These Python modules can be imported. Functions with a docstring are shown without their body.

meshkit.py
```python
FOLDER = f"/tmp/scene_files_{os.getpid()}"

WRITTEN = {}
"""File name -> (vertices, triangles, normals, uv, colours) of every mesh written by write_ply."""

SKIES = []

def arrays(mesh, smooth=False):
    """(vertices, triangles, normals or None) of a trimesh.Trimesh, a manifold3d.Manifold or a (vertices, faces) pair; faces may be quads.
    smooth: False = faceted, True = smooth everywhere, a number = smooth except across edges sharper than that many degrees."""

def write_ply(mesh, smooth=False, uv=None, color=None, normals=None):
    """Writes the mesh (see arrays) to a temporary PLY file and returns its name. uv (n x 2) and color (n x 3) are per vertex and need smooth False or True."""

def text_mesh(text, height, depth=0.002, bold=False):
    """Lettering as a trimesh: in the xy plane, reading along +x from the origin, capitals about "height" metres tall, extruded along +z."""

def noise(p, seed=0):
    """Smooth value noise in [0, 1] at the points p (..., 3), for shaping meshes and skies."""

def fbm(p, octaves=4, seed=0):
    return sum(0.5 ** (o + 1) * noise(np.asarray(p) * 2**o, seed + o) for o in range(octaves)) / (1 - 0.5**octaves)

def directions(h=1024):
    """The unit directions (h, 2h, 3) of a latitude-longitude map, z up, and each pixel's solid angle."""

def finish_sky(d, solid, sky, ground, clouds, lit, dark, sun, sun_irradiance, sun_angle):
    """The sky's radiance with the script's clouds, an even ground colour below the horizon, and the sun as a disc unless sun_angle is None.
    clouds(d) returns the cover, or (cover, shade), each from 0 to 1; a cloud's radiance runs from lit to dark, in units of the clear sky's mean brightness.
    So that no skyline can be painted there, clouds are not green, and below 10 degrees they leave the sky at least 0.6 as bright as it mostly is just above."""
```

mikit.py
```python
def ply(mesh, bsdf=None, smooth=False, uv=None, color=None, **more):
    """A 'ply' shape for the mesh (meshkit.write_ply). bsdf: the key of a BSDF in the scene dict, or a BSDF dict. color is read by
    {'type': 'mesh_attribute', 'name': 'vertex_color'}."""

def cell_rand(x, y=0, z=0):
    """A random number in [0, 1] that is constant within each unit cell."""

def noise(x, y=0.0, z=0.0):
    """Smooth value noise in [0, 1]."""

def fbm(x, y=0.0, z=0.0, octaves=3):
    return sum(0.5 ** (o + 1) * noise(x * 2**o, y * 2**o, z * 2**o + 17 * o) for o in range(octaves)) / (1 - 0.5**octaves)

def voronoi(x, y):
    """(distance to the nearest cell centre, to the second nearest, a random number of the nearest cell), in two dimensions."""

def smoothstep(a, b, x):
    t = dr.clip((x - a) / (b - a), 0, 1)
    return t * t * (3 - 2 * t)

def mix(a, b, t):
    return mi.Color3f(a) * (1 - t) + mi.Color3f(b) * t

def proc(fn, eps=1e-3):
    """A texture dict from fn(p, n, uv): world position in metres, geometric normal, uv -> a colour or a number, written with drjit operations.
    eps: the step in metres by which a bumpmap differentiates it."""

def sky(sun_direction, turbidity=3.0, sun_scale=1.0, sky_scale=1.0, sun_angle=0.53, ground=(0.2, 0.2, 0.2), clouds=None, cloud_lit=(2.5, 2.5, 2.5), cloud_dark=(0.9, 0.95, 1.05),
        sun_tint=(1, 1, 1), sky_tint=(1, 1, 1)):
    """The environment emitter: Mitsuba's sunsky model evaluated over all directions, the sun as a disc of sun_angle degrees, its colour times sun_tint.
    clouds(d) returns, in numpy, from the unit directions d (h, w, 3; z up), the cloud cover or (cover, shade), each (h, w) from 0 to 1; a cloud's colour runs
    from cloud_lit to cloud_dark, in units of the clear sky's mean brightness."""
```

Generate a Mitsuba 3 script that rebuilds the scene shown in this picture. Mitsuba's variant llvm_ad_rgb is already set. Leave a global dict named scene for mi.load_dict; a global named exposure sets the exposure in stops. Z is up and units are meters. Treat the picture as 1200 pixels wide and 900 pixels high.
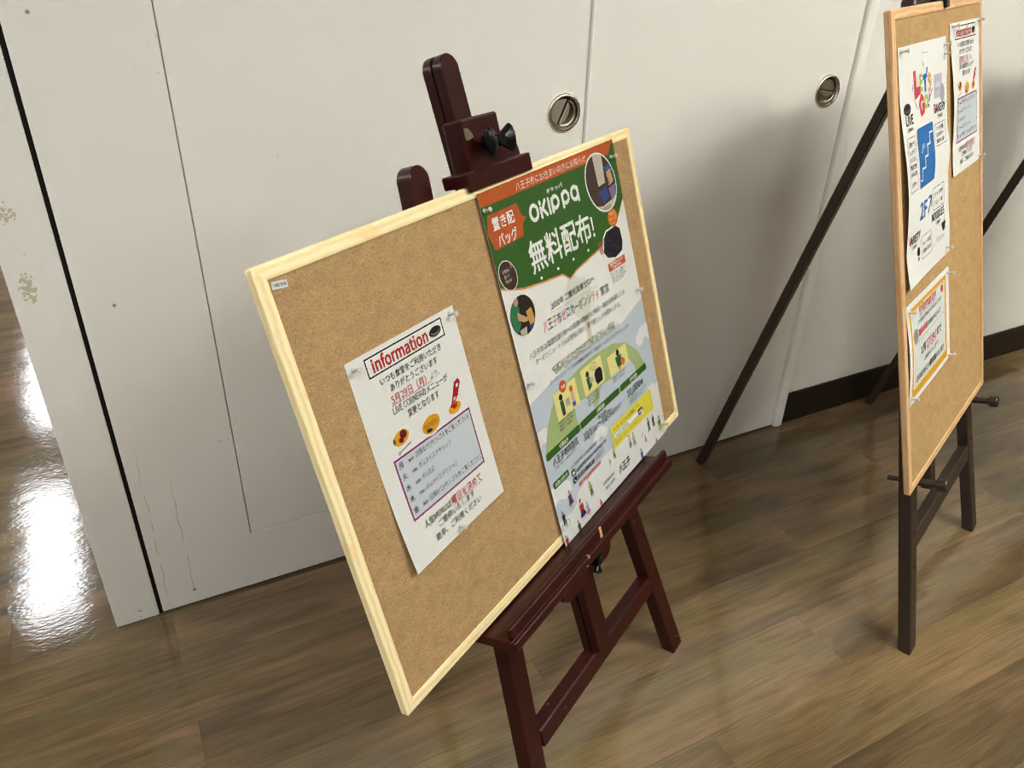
import glob
import math
import random

import drjit as dr
import manifold3d as m3
import mitsuba as mi
import numpy as np
import shapely
import shapely.affinity as aff
import trimesh
from PIL import Image, ImageDraw, ImageFont
from shapely.geometry import LineString, MultiPolygon, Point, Polygon, box as sbox

import meshkit
import mikit
from mikit import fbm, mix, noise, proc, smoothstep

random.seed(7)
np.random.seed(7)
T = mi.ScalarTransform4f
scene, labels = {}, {}


def lin(r, g, b):
    c = np.array([r, g, b], float) / 255
    return np.where(c <= 0.04045, c / 12.92, ((c + 0.055) / 1.055) ** 2.4).tolist()


def rgb(c):
    return {'type': 'rgb', 'value': [float(x) for x in c]}


# ------------------------------------------------------------------ camera, light, exposure
CAM_R = np.array([[0.8886, -0.4581, 0.0243], [-0.2107, -0.4546, -0.8654], [0.4075, 0.7639, -0.5004]])
CAM_O = np.array([0.0, -1.4657, 1.3446])
FOCAL = 915.0
scene['camera'] = {'type': 'perspective', 'fov': 2 * math.degrees(math.atan(600 / FOCAL)), 'fov_axis': 'x', 'near_clip': 0.02, 'far_clip': 60.0,
                   'to_world': T().look_at(origin=CAM_O.tolist(), target=(CAM_O + CAM_R[2]).tolist(), up=(-CAM_R[1]).tolist())}
exposure = 1.40
CEIL = 2.6
# ceiling panels: x, y, size x, size y, radiance; the first two columns light the lobby, the rest the passage behind the partition
LAMPS = [(1.95, -1.80, 1.30, 0.36, (17.5, 17.0, 15.0)),
         (0.15, -1.80, 1.30, 0.36, (5.5, 5.4, 5.0)),
         (-1.65, -1.80, 1.30, 0.36, (10.5, 10.5, 10.3)),
         (3.75, -1.80, 1.30, 0.36, (10.0, 9.7, 8.5)),
         (1.95, -4.30, 1.30, 0.36, (2.5, 2.4, 2.2)),
         (-1.65, -4.30, 1.30, 0.36, (3.0, 3.0, 2.9)),
         (-0.90, 3.80, 0.32, 1.50, (8, 8.2, 8.5)),
         (-0.90, 6.45, 0.32, 1.50, (8, 8.2, 8.5)),
         (-2.90, 1.20, 0.60, 1.20, (13, 12.8, 12)),  # unseen panel added to brighten the passage floor
         (-2.90, 4.20, 0.60, 1.20, (13, 12.8, 12))]  # second unseen panel, also added to brighten the passage

# ------------------------------------------------------------------ helpers
MAINF = (np.array([0.5486, -0.5280, 0.7479]), np.array([[0.8701, 0.4929, -0.0027], [-0.1472, 0.2650, 0.9529], [0.4704, -0.8287, 0.3032]]))
RIGHTF = (np.array([1.5173, -0.5100, 0.8237]), np.array([[0.9238, 0.3827, 0.0079], [-0.1169, 0.2623, 0.9579], [0.3645, -0.8859, 0.2870]]))


def numbered(key):
    if key not in scene and key not in labels and not any(k.startswith(key + '__') for k in scene):
        return key
    i = 1
    while True:
        k = f'{key}_{i:03d}'
        if k not in scene and k not in labels and not any(q.startswith(k + '__') for q in scene):
            return k
        i += 1


def thing(name, label=None, cat=None, group=None, kind=None):
    key = numbered(name)
    d = {}
    if label:
        d['label'] = label
    if cat:
        d['category'] = cat
    if group:
        d['group'] = group
    if kind:
        d['kind'] = kind
    labels[key] = d
    return key


def put(key, mesh, bsdf, smooth=30, **kw):
    scene[key] = mikit.ply(mesh, bsdf, smooth=smooth, **kw)
    return key


def part(parent, name, mesh, bsdf, smooth=30, label=None, **kw):
    key = numbered(parent + '__' + name)
    put(key, mesh, bsdf, smooth, **kw)
    if label:
        labels[key] = {'label': label}
    return key


def tm(man):
    m = man.to_mesh()
    return trimesh.Trimesh(np.array(m.vert_properties[:, :3], float), np.array(m.tri_verts), process=True)


def placed(mesh, frame):
    """Local (x, y, z) -> world, frame = (origin, rows of axes)."""
    m = mesh.copy()
    m.vertices = frame[0] + m.vertices @ frame[1]
    return m


def cbox(lo, hi, c=0.002):
    """A box with chamfered edges between two corners."""
    lo, hi = np.minimum(lo, hi).astype(float), np.maximum(lo, hi).astype(float)
    pts = []
    for k in range(3):
        l, h = lo + c, hi - c
        l[k], h[k] = lo[k], hi[k]
        pts += [[x, y, z] for x in (l[0], h[0]) for y in (l[1], h[1]) for z in (l[2], h[2])]
    return trimesh.convex.convex_hull(np.array(pts))


def rbox(lo, hi, r=0.004, seg=12):
    """A box rounded by the hull of eight spheres."""
    lo, hi = np.minimum(lo, hi) + r, np.maximum(lo, hi) - r
    s = m3.Manifold.sphere(r, seg)
    return tm(m3.Manifold.batch_hull([s.translate([x, y, z]) for x in (lo[0], hi[0]) for y in (lo[1], hi[1]) for z in (lo[2], hi[2])]))


def extrude(poly, z0, z1, bevel=0.0):
    """Extruded 2D polygon between z0 and z1, edges bevelled towards both faces."""
    if bevel <= 0:
        m = trimesh.creation.extrude_polygon(poly, z1 - z0, engine='earcut')
        m.apply_translation([0, 0, z0])
        return m
    cs = np.array(poly.exterior.coords)[:-1]
    small = np.array(poly.buffer(-bevel, join_style=2).exterior.coords)[:-1]
    pts = np.vstack([np.c_[small, np.full(len(small), z0)], np.c_[cs, np.full(len(cs), z0 + bevel)], np.c_[cs, np.full(len(cs), z1 - bevel)], np.c_[small, np.full(len(small), z1)]])
    return trimesh.convex.convex_hull(pts)


def bar(p0, p1, w, z0, z1, round_end=False, bevel=0.002):
    """A flat bar in the local xy plane from p0 to p1, w wide, z0 to z1 deep; the far end may be a half circle; ends otherwise horizontal."""
    p0, p1 = np.array(p0, float), np.array(p1, float)
    d = (p1 - p0) / np.linalg.norm(p1 - p0)
    k = w / 2 / abs(d[1]) if abs(d[1]) > 0.3 else w / 2
    if abs(d[1]) > 0.3:
        a, b = p0 - [k, 0], p0 + [k, 0]
        nrm = np.array([d[1], -d[0]])
        if round_end:
            c = p1 - d * w / 2
            t = np.linspace(0, math.pi, 13)
            top = [c + nrm * math.cos(x) * w / 2 + d * math.sin(x) * w / 2 for x in t]
            pts = [a, b] + top
        else:
            pts = [a, b, p1 + [k, 0], p1 - [k, 0]]
    else:
        pts = [p0 - [0, w / 2], p1 - [0, w / 2], p1 + [0, w / 2], p0 + [0, w / 2]]
    return extrude(Polygon(pts), z0, z1, bevel)


def beam(a, b, u, w, d, bevel=0.002):
    """A square bar in world space from a to b; u = its width direction."""
    a, b, u = np.array(a, float), np.array(b, float), np.array(u, float)
    z = (b - a) / np.linalg.norm(b - a)
    u = u - z * (u @ z)
    u /= np.linalg.norm(u)
    n = np.cross(z, u)
    L = np.linalg.norm(b - a)
    m = cbox([-w / 2, -d / 2, 0], [w / 2, d / 2, L], bevel)
    m.vertices = a + m.vertices @ np.array([u, n, z])
    return m


def lathe(profile, seg=32):
    return trimesh.creation.revolve(np.array(profile, float), sections=seg)


def cat(ms):
    return trimesh.util.concatenate(ms)


# ------------------------------------------------------------------ materials
def two(b):
    return {'type': 'twosided', 'b': b}


def plain(name, c, rough=0.6, spec=0.3, **kw):
    scene[name] = two({'type': 'principled', 'base_color': rgb(c), 'roughness': rough, 'specular': spec, **kw})


def paint_fn(base, amount=0.03):
    base = list(base)

    def fn(p, n, uv):
        t = fbm(p.x * 3.1, p.y * 3.1, p.z * 2.3)
        speck = smoothstep(0.90, 0.93, noise(p.x * 150, p.y * 150, p.z * 150)) * smoothstep(0.82, 0.88, noise(p.x * 7 + 5, p.y * 7, p.z * 7))
        c = mi.Color3f(base) * (1 - amount + 2 * amount * t)
        return c * (1 - 0.25 * speck)
    return fn


WALL = (0.76, 0.76, 0.725)
scene['wall_paint'] = two({'type': 'principled', 'base_color': proc(paint_fn(WALL)), 'roughness': 0.55, 'specular': 0.3})


def post_fn(p, n, uv):
    """The end post: white paint, two flaked patches, scuffs near the floor."""
    c = paint_fn(WALL)(p, n, uv)

    def patch(x, z, rx, rz, s):
        d = dr.square((p.x - x) / rx) + dr.square((p.z - z) / rz)
        e = fbm(p.x * 260 + s, p.z * 300, s, octaves=3) * 1.3 + 0.35 * noise(p.x * 400, p.z * 90, s)
        return smoothstep(0.02, 0.10, (1.0 - d) - (e - 0.62) * 1.6 - 0.35)
    f = dr.maximum(patch(-0.1565, 0.930, 0.020, 0.024, 3.0), patch(-0.157, 0.800, 0.016, 0.036, 9.0))
    scuff = smoothstep(0.78, 0.84, fbm(p.x * 60, p.z * 260 + 4, 2.0)) * smoothstep(0.10, 0.02, p.z)
    c = mix(c, mi.Color3f(lin(188, 182, 162)), f)
    return mix(c, mi.Color3f(0.25, 0.24, 0.22), 0.7 * scuff)


scene['post_paint'] = two({'type': 'principled', 'base_color': proc(post_fn), 'roughness': 0.5, 'specular': 0.3})


def cracked_fn(p, n, uv):
    """The white surround of the left leaf: hairline cracks, screw dots."""
    c = paint_fn(WALL)(p, n, uv)

    def crack(x0, slope, z0, z1, s):
        x = x0 + slope * p.z + 0.004 * (noise(p.z * 38, s) - 0.5) + 0.0012 * noise(p.z * 300, s)
        on = smoothstep(0.0009, 0.0003, dr.abs(p.x - x)) * smoothstep(z0 - 0.01, z0 + 0.01, p.z) * smoothstep(z1 + 0.05, z1 - 0.1, p.z)
        return on * smoothstep(0.2, 0.5, noise(p.z * 45, s + 3))

    def dot(x, z, r):
        return smoothstep(r, 0.5 * r, dr.sqrt(dr.square(p.x - x) + dr.square(p.z - z)))
    k = dr.maximum(crack(-0.0735, 0.024, 0.035, 0.45, 1.0), crack(-0.0158, 0.004, 0.044, 0.36, 6.0))
    d = dr.maximum(dr.maximum(dot(-0.0336, 0.7462, 0.0045), dot(-0.0507, 1.2251, 0.004)), dot(-0.016, 0.042, 0.005))
    c = mix(c, mi.Color3f(lin(120, 108, 92)), 0.6 * k)
    return mix(c, mi.Color3f(lin(105, 102, 95)), 0.8 * d)


scene['surround_paint'] = two({'type': 'principled', 'base_color': proc(cracked_fn), 'roughness': 0.5, 'specular': 0.3})
plain('strip_paint', (0.84, 0.84, 0.81), 0.4, 0.4)
plain('ceiling_paint', (0.60, 0.59, 0.56), 0.9, 0.1)
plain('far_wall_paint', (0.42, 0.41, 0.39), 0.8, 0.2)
plain('rubber_and_gap_shade', (0.006, 0.006, 0.006), 0.8, 0.2)
plain('dark_baseboard', lin(34, 26, 22), 0.45, 0.4)
plain('lamp_metal', (0.75, 0.75, 0.75), 0.5, 0.3)


def plank_fn(p, n, uv):
    """Vinyl oak: uv is a place on the plank in metres, shifted by a random amount per plank."""
    x, y = uv.x, uv.y
    tone = mikit.cell_rand(dr.floor(x / 10), dr.floor(y / 10), 4)
    tone2 = mikit.cell_rand(dr.floor(x / 10), dr.floor(y / 10), 9)
    wx = x + 0.05 * noise(x * 4, y * 9, 3.0)
    wy = y + 0.020 * fbm(x * 2.6, y * 7, 8.0) + 0.004 * noise(x * 18, y * 30, 2.0)
    big = fbm(wx * 2.6, wy * 15, 1.0, octaves=3)
    mid = fbm(wx * 7.0, wy * 60, 5.0, octaves=3)
    rings = smoothstep(0.15, 0.95, 0.5 + 0.5 * dr.sin(wy * 950 + 40 * fbm(wx * 2.2, wy * 8, 11.0)))
    streak = fbm(wx * 5.0, wy * 210, 51.0, octaves=3)
    fine = fbm(wx * 26, wy * 480, 7.0, octaves=2)
    pore = smoothstep(0.60, 0.80, noise(wx * 14, wy * 1300, 21.0))
    base = mix(lin(89, 72, 51), lin(116, 96, 69), smoothstep(0.25, 0.75, big * 0.65 + mid * 0.35))
    base = mix(base, mi.Color3f(lin(88, 78, 62)), 0.55 * smoothstep(0.52, 0.72, fbm(wx * 2.0 + 7, wy * 12, 14.0)))
    base = mix(base, mi.Color3f(lin(134, 105, 80)), 0.45 * smoothstep(0.54, 0.72, fbm(wx * 3.2 + 3, wy * 14 + 4, 24.0)))
    base = mix(base, mi.Color3f(lin(106, 96, 62)), 0.35 * smoothstep(0.55, 0.7, fbm(wx * 2.2 + 13, wy * 9 + 2, 34.0)))
    knot = smoothstep(0.74, 0.86, fbm(x * 4.6 + 31, y * 13, 44.0, octaves=2))
    base = mix(base, mi.Color3f(lin(66, 54, 42)), 0.45 * knot)
    base = base * (0.88 + 0.26 * fine) * (0.80 + 0.40 * streak) * (0.96 + 0.07 * rings) * (1 - 0.16 * pore)
    return base * (0.81 + 0.36 * tone) * mix(mi.Color3f(1.0, 1.0, 1.0), mi.Color3f(0.97, 1.0, 0.93), tone2)


def floor_bump(p, n, uv):
    return 0.55 * fbm(p.x * 110, p.y * 230, 2.0, octaves=2) + 0.9 * noise(p.x * 22, p.y * 34, 6.0) + 0.8 * noise(p.x * 9, p.y * 12, 16.0)


FLOOR_ROUGH = 0.10
scene['floor_vinyl'] = two({'type': 'bumpmap', 'scale': 0.00021, 'tex': proc(floor_bump, 8e-4),
                            'b': {'type': 'principled', 'base_color': proc(plank_fn), 'roughness': FLOOR_ROUGH, 'specular': 0.6}})
plain('floor_seam', lin(60, 48, 36), 0.6, 0.3)


def wood_fn(axis, across, a, b, c, knots=0.5, k=1.0):
    axis, across = np.array(axis, float), np.array(across, float)

    def fn(p, n, uv):
        s = p.x * axis[0] + p.y * axis[1] + p.z * axis[2]
        t = p.x * across[0] + p.y * across[1] + p.z * across[2]
        q = p.x * 0.61 - p.y * 0.37 + p.z * 0.7
        w = t + 0.004 * fbm(s * 5, t * 30, q * 30) * 2
        g = 0.5 + 0.5 * dr.sin(w * 620 * k + 6 * fbm(s * 4, w * 40, 2.0))
        f = fbm(s * 14, w * 500, q * 300)
        col = mix(a, b, smoothstep(0.2, 0.95, 0.55 * g + 0.45 * f))
        return mix(col, mi.Color3f(c), knots * smoothstep(0.60, 0.74, fbm(s * 9, t * 45, q * 40)))
    return fn


PINE = (lin(236, 222, 178), lin(222, 202, 150), lin(226, 188, 128))
OLDPINE = (lin(206, 170, 128), lin(186, 146, 104), lin(190, 138, 94))
for nm, fr, pal in (('pine', MAINF, PINE), ('honey_pine', RIGHTF, OLDPINE)):
    scene[nm + '_upright'] = two({'type': 'principled', 'base_color': proc(wood_fn(fr[1][1], fr[1][0] + 0.6 * fr[1][2], *pal)), 'roughness': 0.5, 'specular': 0.35})
    scene[nm + '_level'] = two({'type': 'principled', 'base_color': proc(wood_fn(fr[1][0], fr[1][1] + 0.6 * fr[1][2], *pal)), 'roughness': 0.5, 'specular': 0.35})


def cork_fn(base):
    base = np.array(base)

    def fn(p, n, uv):
        a = noise(p.x * 330, p.y * 330, p.z * 330)
        b = noise(p.x * 620 + 9, p.y * 620, p.z * 620)
        d = fbm(p.x * 60, p.y * 60, p.z * 60)
        c = mi.Color3f(base.tolist()) * (0.80 + 0.30 * a * d * 2 + 0.12 * (b - 0.5))
        c = mix(c, mi.Color3f(lin(108, 80, 46)), 0.45 * smoothstep(0.70, 0.82, a))
        return mix(c, mi.Color3f(lin(196, 170, 126)), 0.5 * smoothstep(0.74, 0.84, b))
    return fn


scene['cork'] = two({'type': 'principled', 'base_color': proc(cork_fn(lin(166, 136, 97))), 'roughness': 0.85, 'specular': 0.15})
scene['old_cork'] = two({'type': 'principled', 'base_color': proc(cork_fn(lin(164, 134, 92))), 'roughness': 0.85, 'specular': 0.15})


def mahogany_fn(p, n, uv):
    t = fbm(p.x * 22, p.y * 22, p.z * 4)
    c = mix(lin(36, 8, 8), lin(54, 14, 12), t)
    chip = smoothstep(0.90, 0.93, noise(p.x * 150, p.y * 150, p.z * 110)) * smoothstep(0.66, 0.72, noise(p.x * 14, p.y * 14, p.z * 14))
    return mix(c, mi.Color3f(lin(170, 130, 104)), 0.6 * chip)


scene['mahogany'] = two({'type': 'principled', 'base_color': proc(mahogany_fn), 'roughness': 0.30, 'specular': 0.3})


def espresso_fn(p, n, uv):
    return mix(lin(38, 29, 25), lin(50, 39, 33), fbm(p.x * 20, p.y * 20, p.z * 5))


scene['espresso_wood'] = two({'type': 'principled', 'base_color': proc(espresso_fn), 'roughness': 0.38, 'specular': 0.5})
plain('black_plastic', (0.004, 0.004, 0.005), 0.28, 0.2)
plain('tan_wood', lin(196, 150, 96), 0.6, 0.3)
plain('tape', lin(98, 88, 76), 0.3, 0.5)
plain('board_back', lin(150, 118, 78), 0.8, 0.2)
plain('carton', lin(196, 158, 104), 0.8, 0.2)
scene['steel'] = two({'type': 'roughconductor', 'material': 'none', 'specular_reflectance': rgb((0.66, 0.62, 0.56)), 'alpha': 0.16})
scene['steel_recess_shade'] = two({'type': 'roughconductor', 'material': 'none', 'specular_reflectance': rgb((0.20, 0.17, 0.14)), 'alpha': 0.3})  # shade of the recessed dish put into its reflectance
scene['steel_dull'] = two({'type': 'roughconductor', 'material': 'none', 'specular_reflectance': rgb((0.50, 0.46, 0.40)), 'alpha': 0.32})
scene['clear_plastic'] = two({'type': 'principled', 'base_color': rgb((0.50, 0.49, 0.46)), 'roughness': 0.12, 'specular': 0.7})
INK = 0.68
scene['paper'] = two({'type': 'principled', 'base_color': rgb(np.array(lin(240, 241, 238)) * INK), 'roughness': 0.55, 'specular': 0.3})
scene['print'] = two({'type': 'principled', 'base_color': {'type': 'mesh_attribute', 'name': 'vertex_color'}, 'roughness': 0.5, 'specular': 0.3})

# ------------------------------------------------------------------ the setting
labels['floor'] = {'label': 'glossy brown oak vinyl plank floor', 'kind': 'structure'}
put('floor', cbox([-4.2, -5.6, -0.08], [6.6, 8.0, -0.0042], 0.001), 'floor_seam', False)
ROW, Y0, LEN = 0.156, -0.010, 1.4520
OFFS = {-2: 1.864, -3: 1.390, -4: 0.592, -5: 1.199, -6: 0.822}
rng = random.Random(3)


def plank_mesh(x0, x1, y0, y1, dz, su, sv):
    g, c = 0.00012, 0.00012
    x0, x1, y0, y1 = x0 + g, x1 - g, y0 + g, y1 - g
    v = [[x0 + c, y0 + c, dz], [x1 - c, y0 + c, dz], [x1 - c, y1 - c, dz], [x0 + c, y1 - c, dz],
         [x0, y0, dz - c], [x1, y0, dz - c], [x1, y1, dz - c], [x0, y1, dz - c],
         [x0, y0, -0.004], [x1, y0, -0.004], [x1, y1, -0.004], [x0, y1, -0.004]]
    f = [[0, 1, 2], [0, 2, 3]]
    for r in (0, 4):
        for k in range(4):
            a, b = r + k, r + (k + 1) % 4
            f += [[a, a + 4, b + 4], [a, b + 4, b]]
    v = np.array(v)
    uv = np.c_[v[:, 0] - x0 + su, v[:, 1] - y0 + sv]
    return trimesh.Trimesh(v, np.array(f), process=False), uv


def seen(x0, x1, y0, y1):
    """Whether a plank lies in the lobby or in the passage left of the partition (the space behind the partition is closed)."""
    return not (y0 > 0.02 and x0 > 0.0)


for row in range(-17, 26):
    y0 = Y0 + ROW * row
    off = OFFS.get(row, rng.random() * LEN)
    off = off % LEN
    for k in range(-4, 5):
        x0, x1 = off + LEN * k, off + LEN * (k + 1)
        if x1 < -3.6 or x0 > 5.2:
            continue
        x0, x1 = max(x0, -3.6), min(x1, 5.4)
        su, sv = rng.randint(1, 400) * 10.0 + 1, rng.randint(1, 400) * 10.0 + 1
        if not seen(x0, x1, y0, y0 + ROW):
            continue
        m, uv = plank_mesh(x0, x1, y0, y0 + ROW, rng.uniform(-0.0003, 0.0), su, sv)
        part('floor', 'plank', m, 'floor_vinyl', False, uv=uv)

labels['ceiling'] = {'label': 'plain white ceiling', 'kind': 'structure'}
put('ceiling', cbox([-4.2, -5.6, CEIL], [6.6, 8.0, CEIL + 0.08]), 'ceiling_paint', False)
plain('right_wall_paint', (0.30, 0.28, 0.25), 0.8, 0.2)
for nm, lo, hi, lb in (('wall_rear', [-4.2, -5.68, 0], [6.6, -5.6, CEIL], 'plain wall behind the camera'),
                       ('wall_left', [-4.28, -5.6, 0], [-4.2, 8.0, CEIL], 'plain wall far to the left'),
                       ('wall_right_end', [6.6, -5.6, 0], [6.68, 0.1, CEIL], 'plain wall far to the right'),
                       ('wall_passage_end', [-4.2, 8.0, 0], [0.1, 8.08, CEIL], 'plain wall at the end of the passage'),
                       ('wall_passage', [0.02, 0.10, 0], [0.10, 8.0, CEIL], 'plain wall along the passage behind the partition')):
    labels[nm] = {'label': lb, 'kind': 'structure'}
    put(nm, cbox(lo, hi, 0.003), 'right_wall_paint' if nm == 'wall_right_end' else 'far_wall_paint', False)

# partition, from left to right: end post, black joint, surround of the left leaf, left leaf, right leaf, jamb, wall with dark baseboard
labels['wall_end'] = {'label': 'narrow white end post with flaked paint left of the black joint', 'kind': 'structure'}
put('wall_end', cbox([-0.1848, 0.0, 0.0005], [-0.0972, 0.042, CEIL], 0.0012), 'post_paint', False)
labels['trim_1'] = {'label': 'black recessed joint between the end post and the white surround', 'kind': 'structure'}
put('trim_1', cbox([-0.0970, 0.0035, 0.001], [-0.0890, 0.041, CEIL], 0.0005), 'rubber_and_gap_shade', False)
labels['wall_back'] = {'label': 'white surround of the left door leaf with hairline cracks near the floor', 'kind': 'structure'}
L = Polygon([(-0.0888, 0.006), (-0.0888, CEIL), (1.766, CEIL), (1.766, 2.105), (0.1226, 2.105), (0.1226, 0.1535), (0.9392, 0.1535), (0.9392, 0.006)])
m = trimesh.creation.extrude_polygon(L, 0.042, engine='earcut')
m.vertices = m.vertices[:, [0, 2, 1]]
m.invert()
put('wall_back', m, 'surround_paint', False)


def punched(leaf, x, z):
    """The leaf with the round pocket of its ring pull."""
    h = m3.Manifold.cylinder(0.06, 0.0335, 0.0335, 40).rotate([90, 0, 0]).translate([x, 0.020, z])
    return tm(m3.Manifold(m3.Mesh(np.asarray(leaf.vertices, np.float32), np.asarray(leaf.faces, np.uint32))) - h)


door1 = thing('door_1', 'white flat left door leaf set in the surround with a steel ring pull', kind='structure')
part(door1, 'leaf', punched(cbox([0.1246, 0.0018, 0.1555], [0.9398, 0.040, 2.10], 0.0018), 0.8885, 1.0182), 'wall_paint', False)
door2 = thing('door_2', 'white flat right door leaf reaching the floor beside the jamb', kind='structure')
part(door2, 'leaf', punched(cbox([0.9408, -0.0036, 0.007], [1.7200, 0.009, 2.10], 0.0022), 1.6485, 1.0210), 'wall_paint', False)
labels['trim_2'] = {'label': 'white rounded door jamb at the right edge of the right leaf', 'kind': 'structure'}
put('trim_2', cat([rbox([1.7240, -0.014, 0.001], [1.7545, 0.040, 2.10], 0.005), rbox([1.7500, -0.003, 0.001], [1.7668, 0.040, 2.10], 0.002)]), 'strip_paint', 40)
labels['gap_shade_3'] = {'label': 'black strip added to darken the gap between the right leaf and the jamb', 'kind': 'structure'}
put('gap_shade_3', cbox([1.7185, 0.010, 0.008], [1.7245, 0.041, 2.10], 0.0004), 'rubber_and_gap_shade', False)  # black strip stands in for the shade inside this gap
labels['wall_right'] = {'label': 'white wall right of the jamb above the dark baseboard', 'kind': 'structure'}
put('wall_right', cbox([1.7660, 0.004, 0.0], [6.6, 0.10, CEIL], 0.002), 'wall_paint', False)
labels['baseboard_right'] = {'label': 'dark brown baseboard along the wall right of the jamb', 'kind': 'structure'}
put('baseboard_right', cbox([1.7675, -0.003, 0.0005], [6.6, 0.004, 0.110], 0.0012), 'dark_baseboard', False)


def ring_pull(parent, x, z, y, turn):
    """Round recessed ring pull: rim and dish, a swivel plate, and the half ring; faces -y."""
    fr = (np.array([x, y, z]), np.array([[1, 0, 0], [0, 0, 1], [0, -1, 0]], float))
    c, s = math.cos(turn), math.sin(turn)
    rot = np.array([[c, s, 0], [-s, c, 0], [0, 0, 1.0]])

    def P(m):
        m = m.copy()
        m.vertices = m.vertices @ rot
        return placed(m, fr)
    rose = lathe([(0.0305, -0.0125), (0.0312, -0.0020), (0.0322, 0.0030), (0.0340, 0.0052), (0.0362, 0.0054), (0.0384, 0.0040), (0.0396, 0.0018), (0.0398, 0.0)], 48)
    dish = lathe([(0, -0.0118), (0.0268, -0.0118), (0.0300, -0.0098), (0.0304, -0.0050), (0.0311, -0.0020)], 48)
    h = part(parent, 'handle', placed(rose, fr), 'steel', 40, label='round recessed steel ring pull')
    part(h, 'dish', placed(dish, fr), 'steel_recess_shade', 40)
    half = Polygon([(-0.0030 + 0.0262 * math.cos(a), 0.0275 * math.sin(a)) for a in np.linspace(math.pi / 2, 3 * math.pi / 2, 20)])
    part(h, 'blank_plate', P(extrude(half, -0.0105, -0.0030, 0.0010)), 'steel_dull')
    lens = Polygon([(0.0005, 0.0245), (0.0005, -0.0245), (0.0085, -0.018), (0.0125, -0.008), (0.0132, 0.0), (0.0125, 0.008), (0.0085, 0.018)])
    part(h, 'turn_plate', P(extrude(lens, -0.0105, -0.0015, 0.0008)), 'steel_dull')
    t = np.linspace(-math.pi / 2, math.pi / 2, 25)
    path = np.c_[-0.0002 + 0.0258 * np.cos(t), 0.0262 * np.sin(t), np.full(25, 0.0012)]
    sec = Polygon([(0.0027 * math.cos(a), 0.0027 * math.sin(a)) for a in np.linspace(0, 2 * math.pi, 11)[:-1]])
    part(h, 'pull_ring', P(trimesh.creation.sweep_polygon(sec, path, engine='earcut')), 'steel', 50)


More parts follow.
